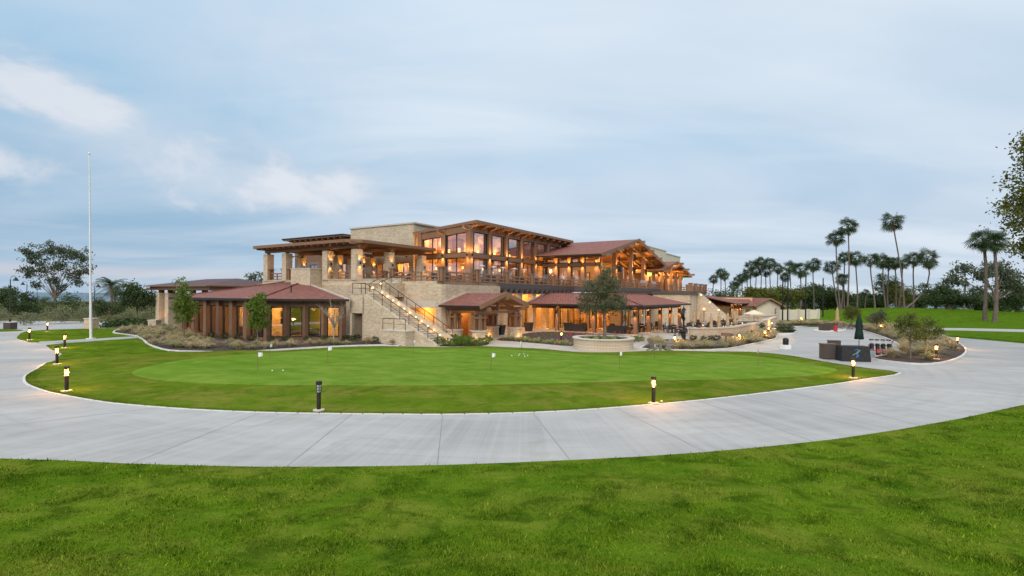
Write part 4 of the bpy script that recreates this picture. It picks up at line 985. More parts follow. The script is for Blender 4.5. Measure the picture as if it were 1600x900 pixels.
b.box(ru - .12, ru + .12, PVS[0] - .1, PVS[0] + .1, 2.78, 4.0)
for sg in (-1, 1): b.beam((ru + sg * 2.6, PVS[0], 2.9), (ru, PVS[0], 3.8), .16, .22)
b.build('beam', M['wood'], E_)
for u in PP:
    for v in PVS:
        ps = MB()
        for sx, sy in ((-.3, -.3), (.3, -.3), (.3, .3), (-.3, .3)): ps.cbox(u + sx, v + sy, .24, .24, 1.05, 2.5)
        ps.cbox(u, v, 1.0, 1.0, 2.12, 2.3)
        c = ps.build('post', M['wood'], E_)
        sub(MB().lathe([(.74, 0), (.72, .95)], (u, v, 0), 20, sm=True), 'stone_base', M['stone'], c, E_)
        sub(MB().lathe([(.82, .95), (.82, 1.06), (1e-4, 1.07)], (u, v, 0), 20, sm=False), 'base_cap', M['coping'], c, E_)
sconce(2.1, -.0, 2.3, 0, -1, 'up and down wall light beside the door inside the small porch', 16)
point('porch_light', (3.6, -2.3, 3.0), 9, E_, rad=.12)
# lantern in the porch
lt = thing('lantern', 'glowing lantern hung from the small gabled porch', 'lantern', G(1.5, -3.8, 2.08))
MB().lathe([(.05, -.16), (.11, -.12), (.12, .1), (.05, .16)], n=10).build('lamp_glass', M['lens'], lt); MB().lathe([(.14, .1), (.02, .26)], n=10).build('lamp_cap', M['bronze'], lt); MB().tube((0, 0, .24), (0, 0, .4), .015, n=6).build('stem', M['bronze'], lt)

# ================================================================== covered patio
Q = bthing('covered_patio', 'covered dining patio with red tiled hip roof on timber posts below the balcony', 'patio', 18, -8)
EU, EV, EZ, RZ = 15.4, -13.8, 3.3, 4.5
RU, RV, EX = 20.6, -8.6, 33.
r = MB()
r.slab([(EU, EV, EZ), (RU, RV, RZ), (RU, .3, RZ), (EU, .3, EZ)], .14, 0, 1)
r.slab([(EU, EV, EZ), (EX + 3, EV, EZ), (EX, RV, RZ), (RU, RV, RZ)], .14, 0, 1)
r.slab([(EX + 3, EV, EZ), (EX + 3, RV + 3, EZ), (EX, RV, RZ)], .14, 0, 1)
r.prism([(RU + .01, RV + .01), (EX, RV + .01), (EX, -3.6), (32, -3.6), (28.4, .3), (RU + .01, .3)], RZ - .14, RZ - .02, 0)
rf = r.build('roof', [M['tile'], M['wood_dark']], Q)
g = MB(); g.box(EU - .14, EU, EV - .1, .2, EZ - .2, EZ - .03); g.box(EU, EX + 3, EV - .14, EV, EZ - .2, EZ - .03); sub(g, 'gutter', M['dark_gutter'], rf, Q)
g = MB(); g.beam((EU, EV, EZ + .05), (RU, RV, RZ + .05), .22, .1); g.beam((RU, RV, RZ + .04), (EX, RV, RZ + .04), .2, .1); g.beam((RU, RV, RZ + .04), (RU, .2, RZ + .04), .2, .1); sub(g, 'hip_tile', M['tile'], rf, Q)
g = MB(); g.beam((EU, .24, EZ + .06), (RU, .24, RZ + .06), .12, .14); sub(g, 'flashing', M['coping'], rf, Q)
b = MB(); b.box(16.85, 17.15, -12.6, .2, 2.75, 3.1); b.box(16.85, 35, -12.75, -12.45, 2.76, 3.08); b.build('beam', M['wood_dark'], Q)
pc = [(17, v) for v in (-3.2, -7.8, -12.6)] + [(u, -12.6) for u in (21.5, 26, 30.5, 35)]
for u, v in pc:
    c = MB().cbox(u, v, .38, .38, .12, 2.75).build('post', M['wood'], Q); sub(MB().cbox(u, v, .64, .64, 0, .14), 'post_foot', M['coping'], c, Q)
    sconce(u - .19, v, 2.3, -1, 0, 'up and down wall light on an outer post of the covered patio', 5)
mb = MB(); wall_v(mb, 22.4, 22.7, -8.2, .3, 0, 4.3, [(-7.6, -4.8, 0, 2.8), (-4.4, -1.8, 0, 2.8), (-1.2, .1, 0, 2.8)]); wall_u(mb, -8.5, -8.2, 22.4, 40, 0, 4.3, [(23.4, 26.6, 0, 2.8), (27.4, 30.6, 0, 2.8), (31.4, 34.6, 0, 2.8)])
mb.build('wall', M['stucco_warm'], Q)
for a, b_ in ((-7.6, -4.8), (-4.4, -1.8), (-1.2, .1)): window(Q, (22.55, a), (22.55, b_), .03, 2.8, (.33, .66), fm='bronze')
for a, b_ in ((23.4, 26.6), (27.4, 30.6), (31.4, 34.6)): window(Q, (a, -8.35), (b_, -8.35), .03, 2.8, (.33, .66), fm='bronze')
mb = MB(); mb.box(27.5, 27.7, -3.5, .3, 0, 4.3); mb.box(26.6, 40, -4.2, -4.0, 0, 4.3); mb.build('inner_wall', M['interior'], Q)
pn_ = MB()
for i in range(5): pn_.box(27.4, 27.49, -3.4 + i * .75, -3.05 + i * .75, 0, 3.2)
for i in range(8): pn_.box(27.2 + i * 1.5, 27.8 + i * 1.5, -4.3, -4.21, 0, 3.2)
pn_.box(25.2, 26.2, -3.6, -.6, 0, 1.1); pn_.box(27.0, 32, -6.0, -5.2, 0, 1.1)
pn_.build('wall_panel', M['interior_wood'], Q)
MB().prism([(EU + .8, EV + .9), (EX + 2.4, EV + .9), (EX + 2.4, -8.2), (22.6, -8.2), (22.6, .3), (EU + .8, .3)], -.02, .10).build('patio_floor', M['paving'], Q)
for p, wt in (((25, -3, 2.6), 75), ((25, -6.4, 2.6), 75), ((30, -6.4, 2.6), 60), ((21.6, -2, 3.4), 14), ((21.6, -6, 3.4), 14), ((20, -10.2, 3.0), 16), ((25, -9.6, 3.4), 14), ((30.5, -9.6, 3.4), 14)): point('patio_light', p, wt, Q, rad=.2)

# ================================================================== terrace block and far patio
B = bthing('terrace_block', 'square stone block with a timber railed roof terrace at the right end of the clubhouse', 'terrace', 54, -7)
mb = MB(); mb.box(49, 60, -10.6, -4.6, 0, 4.6); mb.build('wall', M['stone'], B)
mb = MB(); mb.box(48.8, 60.3, -10.9, -4.4, 4.6, 5.12); mb.build('deck_edge', M['fascia_grey'], B)
railing(B, [(49, -10.7), (60.1, -10.7)], 5.12, 3.7); railing(B, [(60.1, -10.6), (60.1, -4.5)], 5.12, 3.)
mb = MB(); st = MB()
for i in range(20):
    a = -16.2 + 5.5 * i / 20; z = 4.9 * (i + 1) / 20; mb.box(54.5, 56.2, a, a + .277, 0, z - .05); st.box(54.5, 56.2, a - .01, a + .27, z - .05, z)
mb.add([(u, *q) for u in (54.1, 54.48) for q in ((-16.4, 0), (-10.65, 0), (-10.65, 5.2), (-16.4, .35))], [(0, 1, 2, 3), (7, 6, 5, 4), (0, 4, 5, 1), (1, 5, 6, 2), (2, 6, 7, 3), (3, 7, 4, 0)])
mb.build('stair_flank', M['stone'], B); st.build('steps', M['coping'], B)
for i in range(4): MB().box(54.07, 54.1, -15.6 + i * 1.4, -15.4 + i * 1.4, .75 + i * 1.25, .9 + i * 1.25).build('step_light', M['steplight'], B)
F = bthing('far_patio', 'smaller open patio shelter with red tiled roof on posts beyond the stone terrace block', 'patio', 64, -12)
r = MB(); r.slab([(57.2, -16.4, 3.15), (70.5, -16.4, 3.15), (67, -10, 4.55), (57.2, -10, 4.55)], .14, 0, 1); r.slab([(70.5, -16.4, 3.15), (70.5, -4, 3.15), (67, -10, 4.55)], .14, 0, 1); r.slab([(57.2, -10, 4.55), (67, -10, 4.55), (70.5, -4, 3.15), (60.4, -4, 4.4), (60.4, -10, 4.55)][:2] + [(70.5, -4, 3.15), (60.6, -4, 3.15)], .14, 0, 1)
rf = r.build('roof', [M['tile'], M['wood_dark']], F); sub(MB().box(57.2, 70.6, -16.54, -16.4, 2.98, 3.13), 'gutter', M['dark_gutter'], rf, F)
for u in (58, 61, 64, 67, 69.8):
    MB().cbox(u, -15.6, .42, .42, 0, 3.0).build('post', M['wood'], F); sconce(u - .21, -15.6, 2.45, -1, 0, 'up and down wall light on a post of the small far patio shelter', 4)
MB().box(60.3, 70, -8.2, -8, 0, 3.6).build('wall', M['stucco_warm'], F)
point('patio_light', (62, -12, 2.8), 25, F); point('patio_light', (67, -12, 2.8), 25, F)

# ================================================================== cart arrival canopy at the left
A_ = thing('arrival_canopy', 'low arrival canopy with shallow dark roof on clustered stone columns left of the pavilion', 'canopy', (*at(252, 508), 0), AX)
ax_, ay_ = at(252, 508)
lu = (ax_ - K[0]) * math.cos(AX) + (ay_ - K[1]) * math.sin(AX); lv = -(ax_ - K[0]) * math.sin(AX) + (ay_ - K[1]) * math.cos(AX)
OFF[A_.name] = (lu, lv, 0)
for du, dv in ((0, 0), (.5, -1.3), (1.4, .2), (0, -8), (.9, -9), (9, 0), (9, -9)):
    c = MB(); c.cbox(lu + du, lv + dv, .95, .95, 0, 4.2); c = c.build('column', M['stone'], A_)
    sub(MB().cbox(lu + du, lv + dv, .5, .5, 4.2, 4.55), 'column_cap', M['wood_dark'], c, A_)
mb = MB(); mb.box(lu - .6, lu + 10, lv - 13, lv + 1.8, 4.55, 5.05); mb.box(lu + .3, lu + .7, lv + 1.8, lv + 5.2, 4.55, 4.9); mb.build('beam', M['wood'], A_)
r = MB(); a0, a1, b0, b1 = lu - 1.2, lu + 10.6, lv - 13.4, lv + 2.2
r.slab([(a0, b0, 5.1), (a0 + 5.9, b0 + 4, 6.1), (a0 + 5.9, b1 - 4, 6.1), (a0, b1, 5.1)], .12, 0, 1); r.slab([(a0 + 5.91, b0 + 4, 6.1), (a1, b0, 5.1), (a1, b1, 5.1), (a0 + 5.91, b1 - 4, 6.1)], .12, 0, 1)
r.slab([(a0, b0, 5.1), (a1, b0, 5.1), (a0 + 5.9, b0 + 4, 6.1)], .12, 0, 1); r.slab([(a1, b1, 5.1), (a0, b1, 5.1), (a0 + 5.9, b1 - 4, 6.1)], .12, 0, 1)
r.build('roof', [M['tile_grey'], M['wood']], A_)
l = spot('column_uplight', (*at(249, 509), .1), (*at(256, 508), 4), 70, 70)

# ================================================================== service building at the right
W_ = thing('service_building', 'long cream service building with red tiled roof and small gable at the right end', 'building', (*at(1215, 500.5), 0), AX)
OFF[W_.name] = (0, 0, 0)
mb = MB()
W_.rotation_euler = (0, 0, R(-4)); W_.location = (*away(1182, 500, 96)[:2], 0)
mb.box(0, 4.3, 0, .25, 0, 2.7); mb.box(4.05, 4.3, .25, 9, 0, 2.7); mb.box(0, .25, .25, 9, 0, 2.7); mb.box(-9, 0, 1.2, 1.45, 0, 2.7); mb.box(-9, -8.75, 1.45, 9, 0, 2.7)
mb.add([(0, .002, 2.7), (4.3, .002, 2.7), (2.15, .002, 3.85), (0, .25, 2.7), (4.3, .25, 2.7), (2.15, .25, 3.85)], [(0, 1, 2), (5, 4, 3), (0, 2, 5, 3), (1, 4, 5, 2), (0, 3, 4, 1)])
mb.build('wall', M['stucco'], W_)
r = MB(); r.slab([(-.6, -.8, 2.6), (2.15, -.8, 4.12), (2.15, 9, 4.12), (-.6, 9, 2.6)], .15, 0, 1); r.slab([(2.152, -.8, 4.12), (4.9, -.8, 2.6), (4.9, 9, 2.6), (2.152, 9, 4.12)], .15, 0, 1)
r.slab([(-9.5, .2, 2.65), (.2, .2, 2.65), (.2, 4, 3.85), (-9.5, 4, 3.85)], .15, 0, 1)
rf = r.build('roof', [M['tile'], M['wood']], W_)
b = MB(); b.beam((-.7, -.86, 2.5), (2.15, -.86, 4.04), .1, .3); b.beam((5.0, -.86, 2.5), (2.15, -.86, 4.04), .1, .3); sub(b, 'barge_board', M['wood'], rf, W_)
MB().box(-5.5, .8, 4.1, 9, 3.0, 4.15).build('parapet', M['stucco_warm'], W_); MB().box(-5.6, .9, 4.05, 9.1, 4.15, 4.3).build('parapet_cap', M['wood'], W_)
MB().box(3.3, 3.8, -.04, -.005, .05, 2.2).build('door', M['wood'], W_); MB().box(-1.6, -.7, 1.16, 1.195, .05, 2.1).build('door', M['wood'], W_)
MB().box(-4.5, -3.3, 1.16, 1.195, 1.0, 2.2).build('window', M['bronze'], W_)
del mb
# ================================================================== trees and plants
def leaf_quads(cen, size, flat=.0, droop=0.):
    """one small quad per centre, random facing"""
    n = len(cen); a = rng.normal(size=(n, 3)); a[:, 2] = a[:, 2] * (1 - flat) - droop; a /= np.linalg.norm(a, axis=1)[:, None]
    b = rng.normal(size=(n, 3)); b -= a * (a * b).sum(1)[:, None]; b /= np.linalg.norm(b, axis=1)[:, None]
    s = size * rng.uniform(.6, 1.3, n)[:, None]
    v = np.empty((n, 4, 3)); v[:, 0] = cen - a * s; v[:, 1] = cen + b * s * .48; v[:, 2] = cen + a * s; v[:, 3] = cen - b * s * .48
    return v.reshape(-1, 3)
def clumps(lobes, n, per, cr, shell=.55):
    """clump centres on and in ellipsoid lobes [(cx,cy,cz,rx,ry,rz)], then leaves round each clump"""
    w_ = np.array([l[3] * l[4] * l[5] for l in lobes]) ** .67; w_ /= w_.sum(); out = []
    for l, q in zip(lobes, w_):
        k = max(3, int(n * q)); d = rng.normal(size=(k, 3)); d /= np.linalg.norm(d, axis=1)[:, None]
        rr = (shell + (1 - shell) * rng.random(k))[:, None] * (1 + .12 * rng.normal(size=(k, 1)))
        c = np.array(l[:3]) + d * rr * np.array(l[3:])
        kk = np.maximum(4, (per * rng.uniform(.4, 1.6, k)).astype(int)); cc = np.repeat(c, kk, axis=0)
        out.append(cc + rng.normal(size=(len(cc), 3)) * cr * np.array([1, 1, .7]))
    return np.concatenate(out), None
def limbs(mb, base, tops, r0, bend=.3, n=7, fork=.35):
    base = Vector(base)
    for tp in tops:
        tp = Vector(tp); k = base.lerp(tp, fork); k.x = base.x + (tp.x - base.x) * fork * bend; k.y = base.y + (tp.y - base.y) * fork * bend
        m_ = k.lerp(tp, .5) + Vector((random.uniform(-.1, .1), random.uniform(-.1, .1), .1)) * (tp - base).length * .3
        mb.chain([base, k, m_, tp], [r0, r0 * .7, r0 * .4, r0 * .12], n)
def tree(name, label, loc, h_trunk, lobes, nclump, per, cr, leafsize, lm, r0=.12, bark='bark', cat='tree', group=None, lean=(0, 0), flat=0., droop=0., shell=.55, kind=None, fan=False):
    t = thing(name, label, cat, loc, 0, group)
    mb = MB(); top = Vector((lean[0], lean[1], h_trunk))
    mb.chain([(0, 0, -.15), (lean[0] * .4 + .02, lean[1] * .4, h_trunk * .5), top], [r0 * 1.15, r0, r0 * .8], 9)
    tips = []
    for l in lobes:
        for k in range(2 if len(lobes) > 3 else 5): tips.append((l[0] + random.uniform(-.6, .6) * l[3], l[1] + random.uniform(-.6, .6) * l[4], l[2] + random.uniform(-.2, .7) * l[5]))
    limbs(mb, top, tips, r0 * (.30 if fan else .55), .8 if fan else .3, 7, .25 if fan else .35)
    mb.build('trunk', M[bark], t)
    c, _ = clumps(lobes, nclump, per, cr, shell)
    fast_mesh('crown', leaf_quads(c, leafsize, flat, droop), 4, M[lm], t)
    return t
# ---- young trees by the clubhouse
def gz0(x, y): return 0.
def T_at(px, py): return (*at(px, py), .03)
tree('young_tree', 'slender leafy young tree in front of the left end of the pavilion', T_at(287, 533), 1.2, [(0, 0, 2.2, .75, .75, .8), (.1, 0, 3.5, .85, .85, .85), (-.1, 0, 4.6, .5, .5, .8), (.45, 0, 2.7, .8, .7, .6), (-.45, 0, 2.9, .6, .6, .5)], 150, 28, .15, .09, 'leaf_green', .05)
tree('young_tree', 'yellow green young staked tree before the front corner of the pavilion', T_at(402, 538), 1.2, [(0, 0, 1.9, .75, .7, .6), (.25, 0, 2.7, .78, .7, .65), (-.25, 0, 3.2, .65, .6, .55), (.1, 0, 3.8, .4, .4, .45)], 190, 30, .14, .085, 'leaf_green', .045)
for px, py in ((397, 539), (408, 538.5)): 
    o = MB().tube((0, 0, 0), (0, 0, 1.7), .035, n=6).build('tree_stake', M['stake'], loc=(*at(px, py), .05)); tag(o, 'wooden stake on the %s side of the yellow green young tree' % ('left' if px < 400 else 'right'), 'stake')
# bare winter tree
t = thing('bare_tree', 'leafless small tree with fanning twigs before the right windows of the pavilion', 'tree', T_at(521, 537))
mb = MB(); mb.chain([(0, 0, -.1), (.02, 0, 1.4)], [.07, .055], 8)
for k in range(26):
    a = random.uniform(0, 6.28); r_ = random.uniform(.3, 1.35); z_ = random.uniform(2.6, 3.9) - r_ * .35
    p = [(.02, 0, random.uniform(1.1, 1.45)), (math.cos(a) * r_ * .4, math.sin(a) * r_ * .4, 1.5 + (z_ - 1.5) * .5), (math.cos(a) * r_, math.sin(a) * r_, z_)]
    mb.chain(p, [.032, .02, .006], 5)
    for q in range(3):
        f = random.uniform(.5, .95); c = Vector(p[1]).lerp(Vector(p[2]), f); mb.chain([c, c + Vector((random.uniform(-.35, .35), random.uniform(-.35, .35), random.uniform(.15, .5)))], [.011, .004], 4)
mb.build('trunk', M['bark_pale'], t)
c, _ = clumps([(0, 0, 2.9, 1.1, 1.1, .8)], 26, 4, .1); fast_mesh('leaves', leaf_quads(c, .05), 4, M['leaf_yellow'], t)
o = MB().tube((0, 0, 0), (0, 0, 2.0), .035, n=6).build('tree_stake', M['stake'], loc=(*at(513, 536), .05)); tag(o, 'wooden stake beside the leafless tree at its left', 'stake')
# planter tree
PL = (7.35, 41.1, 0)
pt = thing('round_planter', 'large round stone planter wall with pale coping on the terrace', 'planter', PL)
pm_ = MB().lathe([(2.36, 0), (2.36, .82), (2.0, .82), (2.0, .6), (1e-4, .62)], n=64, sm=False); pm_.build('stone_ring', M['stone'], pt)
MB().lathe([(2.0, .821), (2.46, .821), (2.48, .87), (2.46, .92), (1.96, .92), (1.96, .821)], n=64, sm=False).build('coping', M['coping'], pt)
MB().lathe([(1.98, .58), (1.98, .66), (1e-4, .74)], n=40).build('soil', M['mulch'], pt)
tree('olive_tree', 'dense grey green tree growing in the round stone planter', (PL[0] + .1, PL[1], .68), 1.9, [(0, 0, 3.1, 1.75, 1.7, 1.0), (-.35, 0, 3.9, 1.5, 1.4, 1.0), (.35, .1, 4.5, 1.2, 1.2, 1.0), (0, 0, 5.3, .75, .75, .75), (1.2, 0, 2.7, .95, 1.0, .6), (-1.5, 0, 2.6, .95, 1.0, .6), (-1.0, 0, 4.3, .7, .7, .6), (1.5, 0, 3.4, .55, .6, .4), (-1.7, 0, 3.5, .5, .6, .4)], 330, 34, .16, .072, 'leaf_olive', .115, shell=.35, droop=.3)
# ---- small trees of the right islands
tree('island_tree', 'round low tree with a stake, leftmost in the grass island at the right', T_at(1422, 562), .85, [(0, 0, 2.1, .95, .9, .75), (-.35, 0, 2.6, .65, .7, .5), (.5, 0, 1.6, .6, .6, .4), (.1, 0, 2.9, .4, .4, .35)], 120, 22, .13, .065, 'leaf_yellow', .05)
tree('island_tree', 'dark low tree behind the staked one in the grass island at the right', T_at(1446, 553), .95, [(0, 0, 1.9, .9, .9, .6), (.6, 0, 1.7, .6, .6, .35), (.1, 0, 2.5, .45, .45, .4)], 95, 20, .13, .065, 'leaf_yellow', .05)
tree('island_tree', 'bushy small tree in the grass strip in front of the green mound, left of two', T_at(1331, 514.5), .9, [(0, 0, 2.0, 1.05, 1.0, .7), (-.3, 0, 2.6, .65, .7, .5), (.5, 0, 2.5, .6, .6, .5)], 120, 22, .16, .09, 'leaf_yellow', .06)
tree('island_tree', 'bushy small tree in the grass strip in front of the green mound, right of two', T_at(1370, 520), .85, [(0, 0, 1.7, 1.0, 1.0, .65), (.3, 0, 2.3, .6, .7, .5), (-.5, 0, 1.7, .6, .6, .5)], 110, 22, .16, .085, 'leaf_olive', .06)
for px, py, l in ((1415, 564, 'tall wooden stake leaning by the leftmost island tree'), (1449, 555, 'wooden stake in front of the dark island tree')):
    o = MB().tube((0, 0, 0), (.05, 0, 2.0), .035, n=6).build('tree_stake', M['stake'], loc=(*at(px, py), .05)); tag(o, l, 'stake')
# ---- big trees at the left
x, y = at(86, 487); D_ = 98; x = (86 - 800) / 800 * D_
tree('eucalyptus_tree', 'tall airy eucalyptus with pale forking limbs left of the flagpole', (x, D_, -.2), 3.0,
     [(-4.4, 0, 11.3, 1.9, 2.2, 2.2), (-5.2, 0, 8.3, 1.5, 2, 1.7), (-1.7, 0, 12.2, 1.9, 2.2, 1.9), (1.6, 0, 12.0, 1.9, 2.2, 1.8), (4.4, 0, 11.2, 1.9, 2.2, 2.2), (5.6, 0, 8.6, 1.3, 2, 1.6), (-2.4, 0, 8.6, 1.4, 2, 1.6), (.8, 0, 9.0, 1.8, 2, 1.6), (3.2, 0, 7.6, 1.3, 2, 1.5), (-3.6, 0, 6.0, 1.2, 1.4, 1.1), (-.4, 0, 6.6, 1.2, 1.6, 1.0), (4.6, 0, 6.2, .9, 1.2, 1.0), (1.4, 0, 5.4, .8, 1.2, .8)], 300, 26, .34, .2, 'leaf_euc', .30, 'bark', droop=.8, shell=.25, fan=True)
def sh(name, label, px, py, wd, ht, lm, n=90, per=18, d=None, cat='shrub', group=None, dk=.6):
    x_, y_ = at(px, py); s = y_ / 800; W2, H2 = wd * s / 2, ht * s
    lobes = [(0, 0, H2 * .5, W2 * .85, W2 * .7, H2 * .5)] + [(W2 * random.uniform(-.6, .6), W2 * random.uniform(-.4, .4), H2 * random.uniform(.45, .75), W2 * .45, W2 * .45, H2 * .3) for _ in range(4)]
    c, _ = clumps(lobes, n, per, W2 * .12, dk); c = c[c[:, 2] > .03]
    o = fast_mesh(name, leaf_quads(c, max(.05, W2 * .055)), 4, M[lm], None, (x_, y_, hz(x_, y_)))
    return tag(o, label, cat, group)
for px, py, wd, ht, l in ((45, 508, 36, 20, 'grey green olive bush left of the two in front of the eucalyptus'), (86, 506, 42, 26, 'grey green olive bush at the foot of the eucalyptus'), (133, 504, 34, 24, 'grey green olive bush directly left of the flagpole'), (6, 505, 26, 22, 'grey green bush at the left edge behind the lawn'), (196, 503, 30, 14, 'low grey green bush behind the clipped hedge'), (228, 502, 22, 16, 'grey green bush beside the arrival canopy columns')):
    sh('olive_bush', l, px, py, wd, ht, 'leaf_sage', 110, 16)
for i, (px, py, wd, ht) in enumerate(((12, 495, 60, 44), (48, 494, 40, 22), (72, 496, 36, 34), (107, 497, 42, 44), (150, 497, 44, 34), (176, 497, 40, 26), (245, 496, 40, 40))):
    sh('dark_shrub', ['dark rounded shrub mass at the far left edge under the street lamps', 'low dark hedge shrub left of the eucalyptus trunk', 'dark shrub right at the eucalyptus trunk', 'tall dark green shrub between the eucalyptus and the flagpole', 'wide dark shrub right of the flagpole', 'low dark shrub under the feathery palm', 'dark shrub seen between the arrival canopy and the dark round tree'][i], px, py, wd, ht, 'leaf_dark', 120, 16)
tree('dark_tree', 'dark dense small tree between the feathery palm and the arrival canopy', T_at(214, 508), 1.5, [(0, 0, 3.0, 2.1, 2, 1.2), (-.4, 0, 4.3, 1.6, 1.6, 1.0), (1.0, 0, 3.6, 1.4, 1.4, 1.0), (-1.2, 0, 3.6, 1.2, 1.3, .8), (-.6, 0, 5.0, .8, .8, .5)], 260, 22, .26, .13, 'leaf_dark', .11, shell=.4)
tree('far_tree', 'small loose tree seen past the left end of the terrace shelter', ((400 - 800) / 800 * 120, 120, -1), 4, [(0, 0, 8.5, 2.2, 2, 2.0), (1.6, 0, 7.2, 1.6, 1.6, 1.4), (-2, 0, 6, 1.4, 1.4, 1)], 90, 18, .4, .26, 'leaf_euc', .2)
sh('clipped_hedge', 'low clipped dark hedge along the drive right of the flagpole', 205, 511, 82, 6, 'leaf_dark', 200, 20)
# feathery palms
def feather(label, px, py, d, H, R_):
    t = thing('feather_palm', label, 'palm tree', ((px - 800) / 800 * d, d, -.2)); mb = MB()
    mb.chain([(0, 0, 0), (.1, 0, H * .5), (0, 0, H)], [.24, .2, .24], 9); mb.build('trunk', M['palm_bark'], t); v = []
    for k in range(44):
        a = random.uniform(0, 6.28); el = random.uniform(-.5, 1.3); L_ = R_ * random.uniform(.85, 1.1); pts = []
        for i in range(8):
            s = i / 7; e = el - s * s * 1.1; r_ = s * L_ * math.cos(el * .8); pts.append(np.array([math.cos(a) * r_, math.sin(a) * r_, H + math.sin(el) * s * L_ * .9 - s * s * L_ * .42]))
        sd = np.array([-math.sin(a), math.cos(a), 0])
        for i in range(1, 8):
            for q in (0, .5):
                c = pts[i - 1] * (1 - q) + pts[i] * q; dr = pts[i] - pts[i - 1]; dr = dr / np.linalg.norm(dr)
                for sg in (-1, 1):
                    tip = c + (sd * sg * .7 + dr * .5 + np.array([0, 0, -.35])) * .62
                    v += [c - dr * .05, c + dr * .05, tip]
    fast_mesh('crown', np.array(v), 3, M['leaf_palm'], t)
feather('feathery date palm behind the drive between flagpole and dark tree, taller of a pair', 174, 480, 92, 6.0, 3.0)
feather('feathery date palm leaning close to the taller one behind the drive', 179, 480, 98, 5.0, 2.6)

# ---- fan palms
def fan_crown(seed, dead):
    global rng
    rs = np.random.default_rng(seed); v = []; vd = []
    def frond(a, el, Lp, Rf, out, droop):
        d = np.array([math.cos(a) * math.cos(el), math.sin(a) * math.cos(el), math.sin(el)]); c = d * Lp
        sd = np.array([-math.sin(a), math.cos(a), 0]); up = np.cross(d, sd); ro = rs.uniform(-.9, .9); sd = sd * math.cos(ro) + up * math.sin(ro); up = np.cross(d, sd)
        out += [-sd * .035, sd * .035, c]
        for k in range(13):
            th = (k - 6) / 6 * 1.9; tip = c + (d * math.cos(th) + sd * math.sin(th)) * Rf * rs.uniform(.75, 1.1) + np.array([0, 0, -droop * (.3 + .35 * abs(th))]) + up * rs.uniform(-.12, .12)
            w0 = c + (d * math.cos(th - .1) + sd * math.sin(th - .1)) * Rf * .5; w1 = c + (d * math.cos(th + .1) + sd * math.sin(th + .1)) * Rf * .5
            out += [c, w0, w1]; out += [w0, tip, w1]
    for k in range(46): frond(rs.uniform(0, 6.28), math.asin(rs.uniform(-.8, .99)), rs.uniform(.55, 1.2), rs.uniform(.75, 1.05), v, rs.uniform(.2, .6))
    for k in range(dead): frond(rs.uniform(0, 6.28), rs.uniform(-1.5, -1.15), rs.uniform(.5, 1.3), rs.uniform(.35, .55), vd, .3)
    def mk(nm, q, mt):
        o = fast_mesh(nm, np.array(q), 3, mt); me = o.data; bpy.data.objects.remove(o); return me
    return mk('crown', v, M['leaf_palm']), mk('dead_fronds', vd, M['leaf_dead'])
CROWNS = [fan_crown(s, 8 if s % 2 else 16) for s in range(6)]
def fan_palm(i, label, px, pyc, d, pxb=None, R_=2.1, group=None, r0=.15, bend=0.):
    x, y, z = away(px, pyc, d); pxb = px if pxb is None else pxb; xb = away(pxb, 487, d)[0]; zb = hz(xb, d) - .3
    t = thing('fan_palm', label, 'palm tree', (xb, d, zb), 0, group); H = z - zb; mb = MB(); dx = x - xb
    pts = [(dx * (s ** (1.15 if not bend else .75)) + bend * math.sin(s * 3.14) * .8, .25 * math.sin(s * 5 + i), H * s) for s in (0, .12, .3, .5, .7, .86, 1)]
    mb.chain(pts, [r0 * 1.7, r0 * 1.25, r0 * 1.05, r0 * .95, r0 * .9, r0 * .9, r0 * .7], 8); mb.build('trunk', M['palm_bark'], t)
    c, dd = CROWNS[i % 6]
    for me, nm in ((c, 'crown'), (dd, 'dead_fronds')):
        o = bpy.data.objects.new(nm, me); COL.objects.link(o); o.parent = t; o.location = (dx, .25 * math.sin(5 + i), H); o.scale = (R_ / 2,) * 3; o.rotation_euler = (0, 0, i * 1.7)
